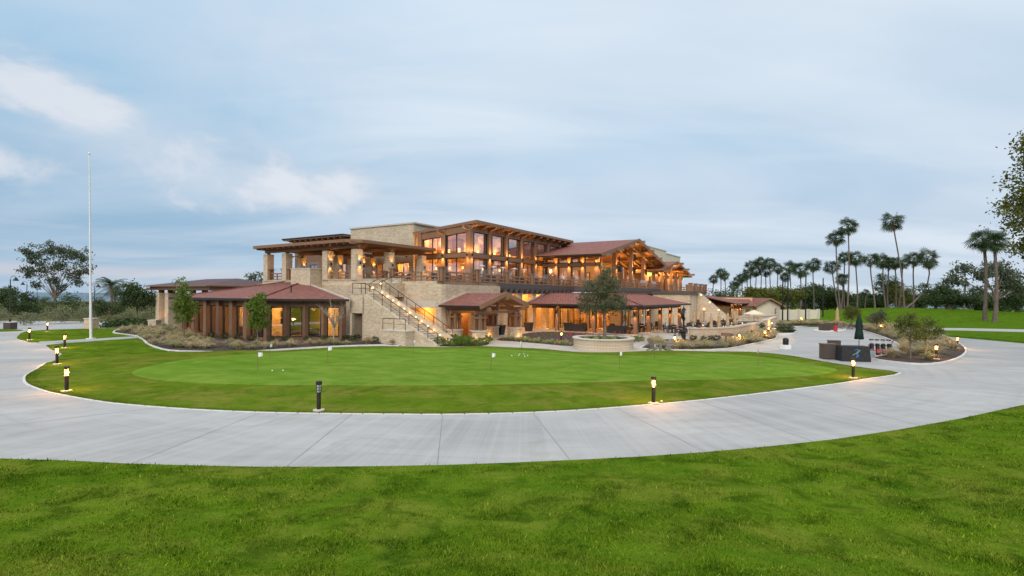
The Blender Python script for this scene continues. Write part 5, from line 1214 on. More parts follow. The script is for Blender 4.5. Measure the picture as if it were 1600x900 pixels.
PALMS = [
 (1114, 436, 150, None, 1.9, 'small fan palm at the left of the group of three beyond the terrace block'),
 (1126, 427, 150, None, 2.2, 'middle and tallest fan palm of the group of three beyond the terrace block'),
 (1133, 432, 155, None, 1.9, 'fan palm at the right of the group of three beyond the terrace block'),
 (1152, 440, 150, None, 2.2, None), (1160, 433, 152, None, 2.2, None), (1173, 415, 150, None, 2.5, None), (1181, 424, 156, None, 2.4, None), (1189, 410, 150, None, 2.5, None), (1196, 424, 154, None, 2.4, None), (1203, 411, 150, None, 2.5, None), (1168, 428, 148, None, 2.3, None), (1147, 447, 146, None, 2., None),
 (1215, 419, 145, None, 2.3, 'fan palm with a slim pale trunk just right of the dense palm clump'),
 (1226, 433, 150, None, 2.2, 'short fan palm beside the slim pale trunk over the round dark hedge'),
 (1233, 418, 140, 1237, 2.6, 'fan palm leaning left above the right part of the round dark hedge'),
 (1251, 421, 130, None, 2.9, 'bushy fan palm with a shaggy dark trunk right of the round dark hedge'),
 (1271, 414, 135, None, 2.6, 'lone fan palm between the net poles and the leaning palm'),
 (1300, 417, 125, 1309, 2.4, 'fan palm with trunk leaning left before the twin tall palms'),
 (1305, 371, 118, 1312, 2.8, 'tall fan palm leaning left, shorter of the two tallest on the mound side'),
 (1318, 403, 128, 1320, 2.3, 'fan palm between the two tall ones, crown halfway up'),
 (1316, 437, 124, 1316, 2.2, 'low fan palm with forked trunk below the tall pair'),
 (1326, 353, 115, 1325, 2.9, 'tallest straight fan palm above the left end of the mound'),
 (1338, 404, 122, 1339, 2.5, 'straight fan palm right of the tallest straight one'),
 (1360, 406, 118, 1366, 2.4, 'straight fan palm above the middle of the mound'),
 (1379, 408, 122, 1383, 2.4, None), (1387, 413, 126, 1388, 2.2, None), (1397, 411, 124, 1402, 2.2, None), (1411, 411, 128, 1404, 2.2, None),
 (1396, 345, 112, 1413, 3.0, 'very tall fan palm with a long trunk leaning left over the mound'),
 (1429, 405, 118, 1426, 2.6, 'fan palm with thin straight trunk left of the crooked palm'),
 (1448, 404, 112, 1412, 3.0, 'thick fan palm with a crooked trunk curving out to the right'),
 (1507, 444, 150, None, 1.5, 'small distant fan palm above the flat topped tree'),
 (1352, 457, 150, None, 1.5, 'tiny distant fan palm low between the palm trunks'),
 (1537, 375, 92, 1541, 2.9, 'left of two big shaggy fan palms by the right edge'),
 (1556, 377, 90, 1555, 2.7, 'right of two big shaggy fan palms by the right edge'),
]
for i, (px, pyc, d, pb, R_, l) in enumerate(PALMS):
    gq = None
    if l is None:
        gq, l = ('palms of the dense clump behind the hedge', 'fan palm in the dense clump rising behind the round dark hedge') if px < 1300 else ('palms in the row behind the mound', 'fan palm in the even row of four behind the middle of the mound')
    fan_palm(i, l, px, pyc, d, pb, R_, gq, .25 if px > 1500 else .145, 3.0 if px == 1448 else 0.)

# ---- background woodland on the right, each crown its own tree
def mass(name, label, px, d, wd, top, bot, lm, n=170, per=18, flat=False, trunk=False, group=None):
    x, y, zt = away(px, top, d); zb = hz(x, d); s = d / 800; W2 = wd * s / 2; Hh = zt - zb
    t = thing(name, label, 'tree', (x, d, zb - .2), 0, group); mb = MB()
    mb.chain([(0, 0, -.2), (.1, 0, Hh * .5)], [W2 * .07 + .1, W2 * .05 + .08], 8)
    if flat:
        lobes = [(W2 * f, 0, Hh * (.74 - .1 * abs(f)), W2 * .36, W2 * .36, Hh * .2) for f in (-.72, -.4, 0, .38, .7)] + [(0, 0, Hh * .82, W2 * .5, W2 * .4, Hh * .16)]
    else:
        lobes = [(0, 0, Hh * .5, W2 * .85, W2 * .7, Hh * .45)] + [(W2 * random.uniform(-.65, .65), random.uniform(-.5, .1) * W2, Hh * random.uniform(.45, .82), W2 * .36, W2 * .36, Hh * .2) for _ in range(7)]
    limbs(mb, (.1, 0, Hh * .35), [(l[0], l[1], l[2]) for l in lobes[:6]], W2 * .035 + .05); mb.build('trunk', M['bark'], t)
    c, _ = clumps(lobes, n, per, W2 * .09, .55); c = c[c[:, 2] > .2]
    fast_mesh('crown', leaf_quads(c, max(.16, W2 * .045)), 4, M[lm], t)
mass('ficus_tree', 'broad rounded olive green tree behind the service building, left half of the big hedge', 1186, 112, 66, 447, 497, 'leaf_yellow', 420, 26)
mass('ficus_tree', 'broad rounded dark green tree behind the service building, right half of the big hedge', 1222, 115, 62, 444, 497, 'leaf_yellow', 420, 26)
mass('background_tree', 'dark tree under the three palms beyond the terrace block', 1130, 140, 60, 448, 490, 'leaf_dark', 200)
BG = [(1255, 150, 46, 453), (1283, 152, 48, 447), (1308, 150, 46, 454), (1334, 155, 44, 468), (1362, 158, 46, 461), (1386, 150, 36, 428), (1404, 148, 32, 443), (1428, 152, 38, 462), (1462, 160, 44, 447), (1490, 165, 40, 454), (1525, 160, 40, 458), (1590, 130, 56, 436), (1635, 150, 60, 455), (1556, 156, 50, 468)]
BGL = ['dark tree just right of the round dark hedge', 'dark tree behind the right net pole', 'dark tree left of the twin tall palms', 'low dark tree behind the tall pair of palms', 'low broad tree behind the middle of the mound', 'tall dark conifer like tree behind the palm row', 'olive tree crown beside the tall dark one behind the palm row', 'low tree left of the flat topped tree', 'dark tree rising behind the flat topped tree', 'dark tree at the right shoulder of the flat topped tree', 'dark tree left of the two big shaggy palms', 'low dark tree in the gap right of the shaggy palms', 'dark tree beyond the right edge', 'low dark tree behind the shaggy palm trunks']
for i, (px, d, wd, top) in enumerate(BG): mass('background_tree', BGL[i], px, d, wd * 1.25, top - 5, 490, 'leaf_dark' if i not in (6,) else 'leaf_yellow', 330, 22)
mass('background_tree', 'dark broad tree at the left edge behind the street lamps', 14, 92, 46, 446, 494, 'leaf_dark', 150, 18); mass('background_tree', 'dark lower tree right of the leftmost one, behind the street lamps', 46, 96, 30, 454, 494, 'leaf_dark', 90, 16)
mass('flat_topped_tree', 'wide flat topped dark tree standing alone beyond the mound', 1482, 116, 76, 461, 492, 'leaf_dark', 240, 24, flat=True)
# airy eucalyptus on the right
x, y, z = away(1556, 490, 108)
tree('eucalyptus_tree', 'spreading airy eucalyptus behind the two shaggy palms at the right', (x, 108, -.3), 3.5, [(-9, 0, 8.5, 2.6, 2, 1.5), (-6.4, 0, 11, 2.4, 2, 1.3), (-3, 0, 9.6, 2.2, 2, 1.6), (0, 0, 11, 2.6, 2, 2.), (3.4, 0, 9.2, 2.6, 2, 2.2), (5.5, 0, 6.6, 2, 2, 1.6), (-4, 0, 6.3, 1.5, 1.5, 1.1), (1.4, 0, 7.2, 1.8, 1.8, 1.3)], 260, 22, .5, .27, 'leaf_euc', .45, 'bark', droop=.7, shell=.3)
# big tree whose crown reaches in from the right edge
tree('large_tree', 'large leafy tree reaching in from the right edge of the view', (43.0, 37, 0), 5.5, [(-4.0, 0, 14.8, 2.2, 2.4, 2.2), (-4.5, 0, 11.2, 2.7, 2.6, 2.0), (-3.6, 0, 8.2, 2.3, 2.4, 1.5), (-2.6, 0, 12.8, 2.6, 2.6, 2.4), (-1, 0, 15, 2.8, 3, 2.6), (0, 0, 10, 4, 4, 3.), (3, 0, 12, 3, 3, 3)], 1150, 42, .40, .14, 'leaf_yellow', .42, shell=.4)

# ---- ornamental grass tufts
def tuft_mesh(seed, mt, h=.54, n=300, spread=.42):
    rs = np.random.default_rng(seed); v = []
    for k in range(n):
        a = rs.uniform(0, 6.28); l = abs(rs.normal(0, 1)) * .8; L_ = h * rs.uniform(.65, 1.15); b = np.array([rs.normal() * .05, rs.normal() * .05, 0])
        o_ = np.array([math.cos(a), math.sin(a), 0]); sd = np.array([-math.sin(a), math.cos(a), 0]) * .009
        p1 = b + o_ * l * spread * .55 * L_ / h + np.array([0, 0, L_ * .65]); p2 = b + o_ * l * spread * 1.6 * L_ / h + np.array([0, 0, L_ * (.95 - .5 * min(1, l))])
        v += [b - sd, b + sd, p1 + sd, p1 - sd]; v += [p1 - sd, p1 + sd, p2 + sd * .3, p2 - sd * .3]
    o = fast_mesh('grass_tuft', np.array(v), 4, mt); me = o.data; bpy.data.objects.remove(o); return me
TUF = [tuft_mesh(s, M['tuft'] if s % 3 else M['tuft_g']) for s in range(6)]
from mathutils import geometry as _g
def inside(p, poly):
    c = False; n = len(poly)
    for i in range(n):
        a, b = poly[i], poly[(i + 1) % n]
        if (a[1] > p[1]) != (b[1] > p[1]) and p[0] < (b[0] - a[0]) * (p[1] - a[1]) / (b[1] - a[1]) + a[0]: c = not c
    return c
def scatter_tufts(pts, n, dmin, label, group, keep=None, s0=1., z=.06):
    poly = poly_at(pts); xs = [p[0] for p in poly]; ys = [p[1] for p in poly]; got = []; tries = 0
    while len(got) < n and tries < 20000:
        tries += 1; p = (random.uniform(min(xs), max(xs)), random.uniform(min(ys), max(ys)))
        if not inside(p, poly) or (keep and not keep(p)): continue
        if any((p[0] - q[0]) ** 2 + (p[1] - q[1]) ** 2 < dmin * dmin for q in got): continue
        got.append(p)
    for p in got:
        o = bpy.data.objects.new('grass_tuft', TUF[random.randrange(6)]); COL.objects.link(o); s = s0 * random.uniform(.75, 1.2)
        o.location = (*p, z + hz(*p)); o.rotation_euler = (0, 0, random.uniform(0, 6.28)); o.scale = (s, s, s * random.uniform(.85, 1.1)); tag(o, label, 'ornamental grass', group)
scatter_tufts([(186, 521), (220, 527), (240, 541), (270, 546.5), (345, 549), (385, 548.5), (430, 546), (480, 543), (540, 540.2), (618, 540), (615, 537.5), (540, 538), (430, 541.5), (345, 541), (310, 535), (300, 526), (292, 514), (240, 513), (192, 516)], 105, .6, 'tan fountain grass tuft in the bed in front of the pavilion', 'fountain grasses in the bed in front of the pavilion', s0=1.15)
scatter_tufts([(1008, 545.5), (1044, 546.5), (1082, 547.3), (1133, 545.5), (1163, 540.5), (1190, 534.5), (1208, 530), (1212, 526), (1206, 521), (1190, 521), (1160, 531), (1133, 537), (1082, 542), (1040, 542), (1030, 533.5), (1015, 538)], 58, .68, 'pale fountain grass tuft in the curved bed below the terrace wall', 'fountain grasses in the curved bed below the terrace wall', s0=1.25)
scatter_tufts([(1372, 560), (1400, 565), (1440, 568), (1468, 566), (1488, 560), (1490, 548), (1480, 534), (1450, 522), (1415, 515), (1380, 510.5), (1328, 508.5), (1345, 515), (1384, 526), (1408, 538), (1411, 549), (1392, 556)], 92, .85, 'pale fountain grass tuft in the long grass island at the right', 'fountain grasses in the long island at the right', s0=1.5)
scatter_tufts([(1218, 509), (1260, 509), (1320, 510.5), (1320, 507.5), (1260, 505), (1218, 505)], 42, .85, 'pale fountain grass tuft in the strip below the green mound', 'fountain grasses in the strip below the mound', s0=1.35)
# ---- clipped round shrubs and bed plants by the porch
def small_bush_mesh(seed, mt, r=.38, n=60):
    c, _ = clumps([(0, 0, r * .8, r, r, r * .85)], n, 14, r * .14, .75); c = c[c[:, 2] > .02]
    o = fast_mesh('shrub', leaf_quads(c, .045), 4, mt); me = o.data; bpy.data.objects.remove(o); return me
SB = [small_bush_mesh(s, M['leaf_green'] if s < 2 else M['leaf_dark']) for s in range(3)]
def bush(px, py, s, label, group, k=0, name='shrub', mesh=None, z=.05):
    o = bpy.data.objects.new(name, mesh or SB[k % 3]); COL.objects.link(o); o.location = (*at(px, py), z); o.scale = (s,) * 3; o.rotation_euler = (0, 0, px); return tag(o, label, 'shrub', group)
for i, (px, py) in enumerate(((687, 540), (697, 541), (703, 537), (708, 541.5), (716, 541), (721, 537.5), (728, 541), (725, 535), (737, 540.5), (749, 541), (762, 537.5), (711, 534))): bush(px, py, 1. if i % 2 else 1.15, 'clipped round green shrub in the small bed between the stairs and the porch', 'clipped shrubs beside the porch', i % 2)
for i, (px, py) in enumerate(((1222, 520.5), (1229, 520.5), (1235, 520.5), (1216, 520.5))): bush(px, py, 1.4, 'round dark shrub on the small kerbed islet beyond the terrace bed', 'shrubs on the small islet', 2)
for i, (px, py) in enumerate(((1083, 533), (1100, 534), (1112, 533.5), (1120, 533), (1141, 530), (1150, 528), (1165, 524.5), (1172, 523))): bush(px, py, .85, 'small dark plant at the foot of the curved terrace wall', 'plants along the foot of the terrace wall', 2)
for i, (px, py) in enumerate(((552, 533), (558, 532), (586, 535), (600, 536.5), (540, 533))): bush(px, py, .8, 'small dark plant at the foot of the stair wall', 'plants at the foot of the stair wall', 2)
for i, (px, py) in enumerate(((330, 528), (352, 530), (372, 531.5), (392, 533), (425, 535), (446, 534.5), (480, 534), (505, 533))): bush(px, py, .8, 'small dark plant under the pavilion windows', 'plants under the pavilion windows', 2)
bush(1183, 519, 1.9, 'leafy dark shrub at the right end of the curved terrace wall', None, 2)
# strap leaved bedding
def strap_mesh(seed, mt, h=.35, n=26):
    rs = np.random.default_rng(seed); v = []
    for k in range(n):
        a = rs.uniform(0, 6.28); l = rs.uniform(.1, 1); d = np.array([math.cos(a) * l, math.sin(a) * l, 1.1 - .5 * l]) * h; sd = np.array([-math.sin(a), math.cos(a), 0]) * .035
        v += [np.zeros(3), d * .5 + sd, d, d * .5 - sd]
    o = fast_mesh('bedding_plant', np.array(v), 4, mt); me = o.data; bpy.data.objects.remove(o); return me
ST = [strap_mesh(s, M['variegated']) for s in range(3)]; SR = strap_mesh(9, M['leaf_green'], .3)
for i in range(16): bush(786 + i * 7.0, 531.6 + i * .62, 1. + .3 * (i % 3), 'pale striped strap leaved plant along the edge of the flower bed', 'striped plants edging the flower bed', 0, 'bedding_plant', ST[i % 3])
for i in range(22):
    a = i * 2.4; r_ = .5 + 1.3 * ((i * 37) % 22) / 22; o = bpy.data.objects.new('bedding_plant', ST[i % 3]); COL.objects.link(o); o.location = (PL[0] + r_ * math.cos(a), PL[1] + r_ * math.sin(a), .70); o.rotation_euler = (0, 0, a); tag(o, 'striped strap leaved plant inside the round stone planter', 'plant', 'plants inside the round planter')
def petals(name, label, poly, n, mt, size=.05, z0=.12, z1=.3):
    pl = poly_at(poly); xs = [p[0] for p in pl]; ys = [p[1] for p in pl]; got = []
    while len(got) < n:
        p = (random.uniform(min(xs), max(xs)), random.uniform(min(ys), max(ys)))
        if inside(p, pl): got.append(p)
    cs = np.array([(p[0] + random.gauss(0, .06), p[1] + random.gauss(0, .06), random.uniform(z0, z1)) for p in got for _ in range(9)])
    o = fast_mesh(name, leaf_quads(cs, size), 4, M[mt]); o['kind'] = 'stuff'; o['label'] = label; return o
petals('flowers', 'purple flowers scattered over the dark flower bed', [(800, 532), (893, 539), (905, 527), (842, 521)], 110, 'flower_purple', .045)
petals('flowers', 'red orange flowers along the patio edge', [(845, 523.5), (895, 531), (1000, 528.5), (985, 524.5), (900, 521)], 36, 'flower_red', .065, .25, .55)
petals('flowers', 'purple flowers at the right of the round planter', [(985, 538), (1010, 534), (1000, 529), (985, 531)], 60, 'flower_purple')
petals('leaves', 'low green groundcover leaves in the flower bed', [(800, 532), (893, 539), (905, 527), (842, 521)], 120, 'leaf_green', .06, .06, .2)
petals('leaves', 'low green leaves at the right of the round planter', [(985, 538), (1010, 534), (1000, 529), (985, 531)], 70, 'leaf_green', .07, .08, .4)
petals('flowers', 'purple ground flowers in the curved bed below the terrace wall', [(1040, 540), (1100, 541), (1160, 532), (1100, 535)], 60, 'flower_purple')
petals('flowers', 'red flowers among the pavilion grasses', [(262, 516), (310, 525), (320, 530), (280, 524)], 14, 'flower_red', .06, .3, .6)
# dry leaves and clippings lying on the near lawn
q = rng.random((70, 2)); cx_ = (q[:, 0] * 2 - 1) * 11; cy_ = 7.8 + q[:, 1] * 5; ok = cy_ < y_edge(cx_) - .3
cs = np.stack([cx_[ok], cy_[ok], np.full(ok.sum(), .085)], 1); v = leaf_quads(cs, .035, .0); v[:, 2] = .085 + (v[:, 2] - .085) * .3
o = fast_mesh('fallen_leaves', v, 4, M['leaf_dead']); o['kind'] = 'stuff'; o['label'] = 'dry brown leaves scattered on the near lawn'
# ================================================================== lamps, flags, furniture
def bollard_proto(lit, label, group=None):
    b = thing('bollard_light', label, 'bollard light', (0, 0, 0), 0, group)
    MB().lathe([(.2, 0), (.2, .04), (.1, .055)], n=20, sm=False).build('base', M['coping'], b)
    MB().lathe([(.072, .05), (.072, .64)], n=16).build('post', M['bronze'], b)
    MB().lathe([(.06, .64), (.066, .70), (.066, .92), (.06, .93)], n=16).build('lamp_glass', M['lens'] if lit else M['lens_off'], b)
    c = MB()
    for k in range(4): a = k * math.pi / 2 + .4; c.tube((.083 * math.cos(a), .083 * math.sin(a), .63), (.083 * math.cos(a), .083 * math.sin(a), .95), .0075, n=5)
    for z in (.645, .74, .83): c.lathe([(.076, z - .008), (.092, z - .008), (.092, z + .008), (.076, z + .008), (.076, z - .008)], n=16, sm=False)
    c.build('cage', M['bronze'], b)
    MB().lathe([(.10, .925), (.105, .94), (.105, 1.03), (.09, 1.05), (1e-4, 1.055)], n=16, sm=False).build('cap', M['bronze'], b)
    if lit:
        l = bpy.data.lights.new('lamp', 'POINT'); l.energy = 16; l.color = (1, .43, .10); l.shadow_soft_size = .05
        for k in range(3):
            o = bpy.data.objects.new('lamp', l); COL.objects.link(o); a = k * 2.094 + .2; o.parent = b; o.location = (.15 * math.cos(a), .15 * math.sin(a), .80); l.energy = 24
    return b
BL = bollard_proto(True, 'x'); BU = bollard_proto(False, 'unlit black bollard lamp with a clear cage at the front rim of the putting lawn')
BU.location = (*at(498, 641, .06), .05)
for px, py, l, s in ((1021, 629, 'lit bollard on the front slope of the putting lawn, right of centre', 1), (104, 610, 'lit bollard at the left tip of the putting lawn, largest at the left', 1), (89, 569, 'lit bollard on the kerb between the two left lawns', 1), (101, 543.5, 'lit bollard on the dark lawn in front of the flagpole walk', 1), (46, 531, 'lit bollard at the left corner of the flagpole lawn', 1), (74, 518, 'lit bollard at the far edge of the flagpole lawn', 1), (1333, 590, 'lit bollard at the right tip of the putting lawn', 1),
                     (1463, 561, 'lit bollard among grasses at the lower edge of the right island', 1), (1496, 544, 'lit bollard at the tip of the right island beside the drive', 1), (1376, 519, 'lit bollard beside the small tree in front of the mound', 1), (1252, 505.5, 'lit bollard at the foot of the mound near the service building', 1),
                     (877, 534, 'lit bollard in the flower bed left of the round planter', .9), (1054, 541, 'lit bollard in the grasses beside the clock post', .9), (1155, 536.5, 'lit bollard in the grasses right of the small sign post', .9), (1195, 530, 'lit bollard near the end of the curved grass bed', .9), (1201, 523, 'lit bollard just behind another at the end of the curved grass bed', .9), (1206, 513, 'lit bollard before the second low wall by the cart turnaround', .9)):
    x, y = at(px, py, .06); z = .05 if not (px in (104, 1021, 1333)) else island_z(x, y) - .01
    place(BL, (x, y, z), px * .3, l, s)
# step / ground uplights at stone bases and walls
UL = thing('uplight', 'small ground light at the front of the nearest porch base', 'ground light', (0, 0, 0), 0, 'ground lights beside the stone bases')
MB().lathe([(.07, 0), (.09, .08), (.07, .1)], n=10, sm=False).build('housing', M['bronze'], UL); MB().lathe([(.06, .101), (1e-4, .115)], n=10).build('lamp_glass', M['steplight'], UL)
l = bpy.data.lights.new('lamp', 'POINT'); l.energy = 9; l.color = (1, .5, .16); l.shadow_soft_size = .04; o = bpy.data.objects.new('lamp', l); COL.objects.link(o); o.parent = UL; o.location = (0, 0, .2)
for u, v, l in ((.6, -4.75, 'ground light at the foot of the front left porch base'), (-.2, -3.9, 'ground light at the outer side of the front left porch base'), (6.3, -4.75, 'ground light at the left foot of the front right porch base'), (7.2, -4.7, 'ground light at the right foot of the front right porch base'), (-.2, -1.1, 'ground light at the outer side of the rear left porch base'), (5.75, -1.2, 'ground light at the inner side of the rear right porch base'),
                (10.5, .1, 'ground light at the first stone pier under the balcony'), (13.7, .1, 'ground light at the second stone pier under the balcony'), (17.0, 0, 'ground light at the third stone pier under the balcony'), (20.3, 0, 'ground light at the fourth stone pier under the balcony'), (-.3, .25, 'ground light at the podium corner beside the porch')):
    place(UL, G(u, v, .02), 0, l)
x, y = at(1213, 512.5); place(UL, (x, y, .02), 0, 'ground light at the end of the second low wall')

# ---- flags on the putting green
FG = thing('golf_flag', 'x', 'flag', (0, 0, 0), 0, 'practice flags on the putting green')
MB().tube((0, 0, -.02), (0, 0, .92), .014, .012, 6).build('flagstick', M['rust'], FG)
fm = MB(); nx = 6
vs = [(.015 + .2 * i / nx, .03 * math.sin(i * 1.4), (.92 - .22 * j) - (.035 * i / nx if j == 0 else -.02 * i / nx) - .01 * math.sin(i)) for j in (0, 1) for i in range(nx + 1)]
fm.add(vs + [(a, b + .006, c) for a, b, c in vs], [(i, i + 1, nx + 2 + i, nx + 1 + i) for i in range(nx)] + [(2 * nx + 2 + i, 3 * nx + 3 + i, 3 * nx + 4 + i, 2 * nx + 3 + i) for i in range(nx)], 0, True); fm.build('flag_cloth', M['flagcloth'], FG)
for px, py, l, rz in ((402.5, 579.5, 'white practice flag nearest the left, beside two golf balls', .3), (421.5, 561.5, 'small white practice flag at the back left of the green', 1.3), (512, 567.5, 'white practice flag in front of the pavilion right end', .2), (645.5, 553.5, 'white practice flag in front of the stairs', .9), (766, 579.7, 'white practice flag at the centre of the green, leaning slightly', .4), (815, 556, 'white practice flag surrounded by scattered golf balls', 1.8), (968, 576.5, 'white practice flag in front of the round planter', .6), (1022.5, 561, 'white practice flag in front of the garden chair', 1.1), (1184.6, 571.5, 'white practice flag at the far right of the green', 1.2)):
    o = place(FG, (*at(px, py, .40), .395), rz, l); 
    if px == 766: o.rotation_euler = (0, .08, .4)
GB = MB().ball((0, 0, 0), .028, 10); gb = GB.build('golf_ball', M['white']); gb['category'] = 'golf ball'; gb['group'] = 'golf balls on the putting green'; gb['label'] = 'left golf ball of the pair beside the left flag'
for i, (px, py, l) in enumerate(((425.5, 580, 'left golf ball of the pair beside the left flag'), (442.3, 579.6, 'right golf ball of the pair beside the left flag'), (799.5, 556.5, 'golf ball lying apart on the left of the scattered group'), (810.5, 556, 'golf ball left at the foot of the ringed flag'), (812, 554, 'golf ball behind the foot of the ringed flag at the left'), (818.5, 553.8, 'golf ball behind the foot of the ringed flag at the right'), (820, 557.5, 'golf ball in front of the ringed flag'), (824.5, 556.4, 'golf ball rightmost by the ringed flag'), (1034, 628, 'golf ball lying beside the lit bollard on the slope'))):
    zz = .40 if px < 1030 else .14
    place(gb, (*at(px, py, zz), zz + .03), 0, l, 1.25)
tag(MB().lathe([(.11, 0), (.11, .012), (1e-4, .016)], n=20, sm=False).build('valve_cover', M['black'], loc=(*at(988, 612.5, .22), .235)), 'small dark irrigation cover in the sloping turf', 'cover')
m_ = MB(); m_.prism([(-.75, -.2), (.5, -.34), (.8, .12), (.55, .3), (-.3, .12)], 0, .05); tag(m_.build('ground_slab', M['curb'], loc=(*at(131, 615.5, .06), .06)), 'pale flat stone slab in the turf beside the left bollard', 'slab')

# ---- flagpole
fp = thing('flagpole', 'tall white bare flagpole on a small round base by the walk', 'flagpole', (*at(142, 530.5), 0)); fp.rotation_euler = (0, R(-.95), 0)
MB().lathe([(.36, .03), (.36, .12), (1e-4, .13)], n=24, sm=False).build('base', M['curb'], fp); MB().tube((0, 0, .1), (0, 0, 16.4), .105, .045, 12).build('pole', M['white_metal'], fp); MB().ball((0, 0, 16.5), .1, 10).build('finial', M['white_metal'], fp); MB().tube((.11, 0, 1.2), (.06, 0, 16.2), .008, n=4).build('halyard', M['steel'], fp)
tag(MB().prism(poly_at([(60, 537), (142, 533.8), (216, 529), (214, 526), (150, 529.9), (62, 534.7)]), -.05, .056).build('walk', M['concrete']), kind='structure')
# ---- stone piers by the left drive
for px, py, h, l in ((143, 514, 1.25, 'short square stone pier right behind the flagpole'), (241.5, 512, .95, 'short square stone pier in front of the arrival canopy columns')):
    t = thing('stone_pier', l, 'pier', (*at(px, py), 0)); MB().cbox(0, 0, .95, .95, 0, h - .1).build('shaft', M['stone'], t); MB().cbox(0, 0, 1.08, 1.08, h - .1, h).build('cap', M['coping'], t)
t = thing('stone_pier', 'plain grey block under the street lamp at the left edge', 'pier', (*at(16, 514.5), 0)); MB().cbox(0, 0, .8, .8, 0, .75).build('shaft', M['crate'], t); MB().cbox(0, 0, .86, .86, .75, .8).build('cap', M['coping'], t)
# ---- street lamps
SL = thing('street_lamp', 'x', 'street lamp', (0, 0, 0)); MB().lathe([(.12, 0), (.12, .5), (.06, .6), (.05, 5.4)], n=10).build('pole', M['bronze'], SL)
a = MB(); a.chain([(0, 0, 5.4), (.1, 0, 5.75), (.45, 0, 5.9), (.7, 0, 5.7)], .03, 6); a.build('arm', M['bronze'], SL); MB().lathe([(.3, 5.25), (.26, 5.4), (.1, 5.62), (.05, 5.72)], (.7, 0, 0), 12).build('lamp_shade', M['bronze'], SL)
for px, d, s, rz, l in ((16, 70, 1.08, 0, 'dark street lamp with hooked arm nearest the left edge'), (42, 88, 1.02, 3.14, 'dark street lamp with hooked arm left of the eucalyptus'), (269, 84, 1.1, 0, 'dark street lamp rising behind the arrival canopy roof'), (58, 120, .9, 0, 'thin distant lamp post at the eucalyptus trunk'), (148, 78, .95, 1.57, 'thin lamp post just right of the flagpole'), (237, 86, .9, 1.57, 'dark lamp post left of the arrival canopy columns')):
    place(SL, ((px - 800) / 800 * d, d, 0), rz, l, s)
# ---- low background fence, distant town
# ---- net poles
NP = MB().tube((0, 0, 0), (0, 0, 8.2), .13, .1, 8).build('net_pole', M['black']); NP['category'] = 'pole'
for i, (px, l) in enumerate(((1223, 'tall black net pole leftmost before the round hedge'), (1231, 'tall black net pole in front of the tan wall, left'), (1259, 'tall black net pole in front of the tan wall, right'), (1286, 'tall black net pole at the left foot of the mound'))):
    d = (92, 88, 90, 100)[i]; place(NP, ((px - 800) / 800 * d, d, -.1), 0, l)
# ---- tan wall with panels
x0, y0 = at(1216, 501); x1, y1 = at(1279, 500.5)
wl = thing('screen_wall', 'long tan screen wall with shallow pilasters left of the mound', 'wall', (x0, y0, 0)); wl.rotation_euler = (0, 0, math.atan2(y1 - y0, x1 - x0)); L_ = math.hypot(x1 - x0, y1 - y0)
MB().box(0, L_, 0, .25, 0, 2.0).build('panel', M['stucco'], wl)
for i in range(5): MB().cbox(L_ * i / 4, .12, .5, .4, 0, 2.12).build('pilaster', M['coping'], wl)
# ---- curved terrace walls
def low_wall(label, pts, h, th=.45):
    t = thing('terrace_wall', label, 'wall', (*pts[0], 0)); OFF[t.name] = (*pts[0], 0); a = MB(); b = MB()
    for p, q in zip(pts[:-1], pts[1:]):
        d = (Vector(q) - Vector(p)).normalized() * .12
        a.beam((p[0] - d.x, p[1] - d.y, h / 2), (q[0] + d.x, q[1] + d.y, h / 2), th, h); b.beam((p[0] - d.x * 1.4, p[1] - d.y * 1.4, h + .06), (q[0] + d.x * 1.4, q[1] + d.y * 1.4, h + .06), th + .16, .12)
    a.build('stone_course', M['stone'], t); b.build('coping', M['coping'], t)
low_wall('curved low stone wall with pale coping along the dining terrace', dense([at(1081, 530.5), at(1107, 531.5), at(1140, 529.5), at(1163, 524.5), at(1180, 519.5)], 3)[:-3] + [at(1180, 519.5)], 1.12)
low_wall('low stone wall behind the curved one at the right end of the terrace', [at(1150, 514), at(1172, 513), at(1181, 512.5)], 1.0)
low_wall('low stone wall by the cart turnaround with a ground light', [at(1190, 516.5), at(1200, 513), at(1211, 508)], 1.2)
low_wall('plain low stone wall in front of the service building', [at(1155, 507), at(1190, 505.5), at(1213, 503.5)], 1.2)
# ---- post clock
ck = thing('post_clock', 'black post clock with a round white face on the terrace corner', 'clock', (*at(1068, 538), 0), R(60))
MB().lathe([(.27, 0), (.27, .1), (.19, .14), (.19, 1.05), (.24, 1.1), (.24, 1.16), (.09, 1.25), (.075, 2.1), (.13, 2.15), (.1, 2.25)], n=16, sm=False).build('post', M['black'], ck)
q = MB(); rr = .44
q.v = []; n = 28
ring = [(rr * math.cos(2 * math.pi * k / n), rr * math.sin(2 * math.pi * k / n) + 2.66) for k in range(n)]
q.add([(a, -.14, b) for a, b in ring] + [(a, .14, b) for a, b in ring], [tuple(range(n)), tuple(reversed(range(n, 2 * n)))] + [(i, n + i, n + (i + 1) % n, (i + 1) % n) for i in range(n)]); q.build('clock_case', M['black'], ck)
for sg in (-1, 1):
    f = MB(); f.add([(a * .84, sg * .15, (b - 2.66) * .84 + 2.66) for a, b in ring], [tuple(range(n)) if sg < 0 else tuple(reversed(range(n)))]); f = f.build('clock_face', M['white'], ck)
    h = MB(); h.beam((0, sg * .158, 2.66), (.12, sg * .158, 2.80), .01, .035); h.beam((0, sg * .158, 2.66), (-.05, sg * .158, 2.92), .01, .025)
    for k in range(12): a = k * math.pi / 6; h.beam((.29 * math.sin(a), sg * .156, 2.66 + .29 * math.cos(a)), (.345 * math.sin(a), sg * .156, 2.66 + .345 * math.cos(a)), .008, .022)
    ho = h.build('clock_hand', M['black']); ho.parent = f
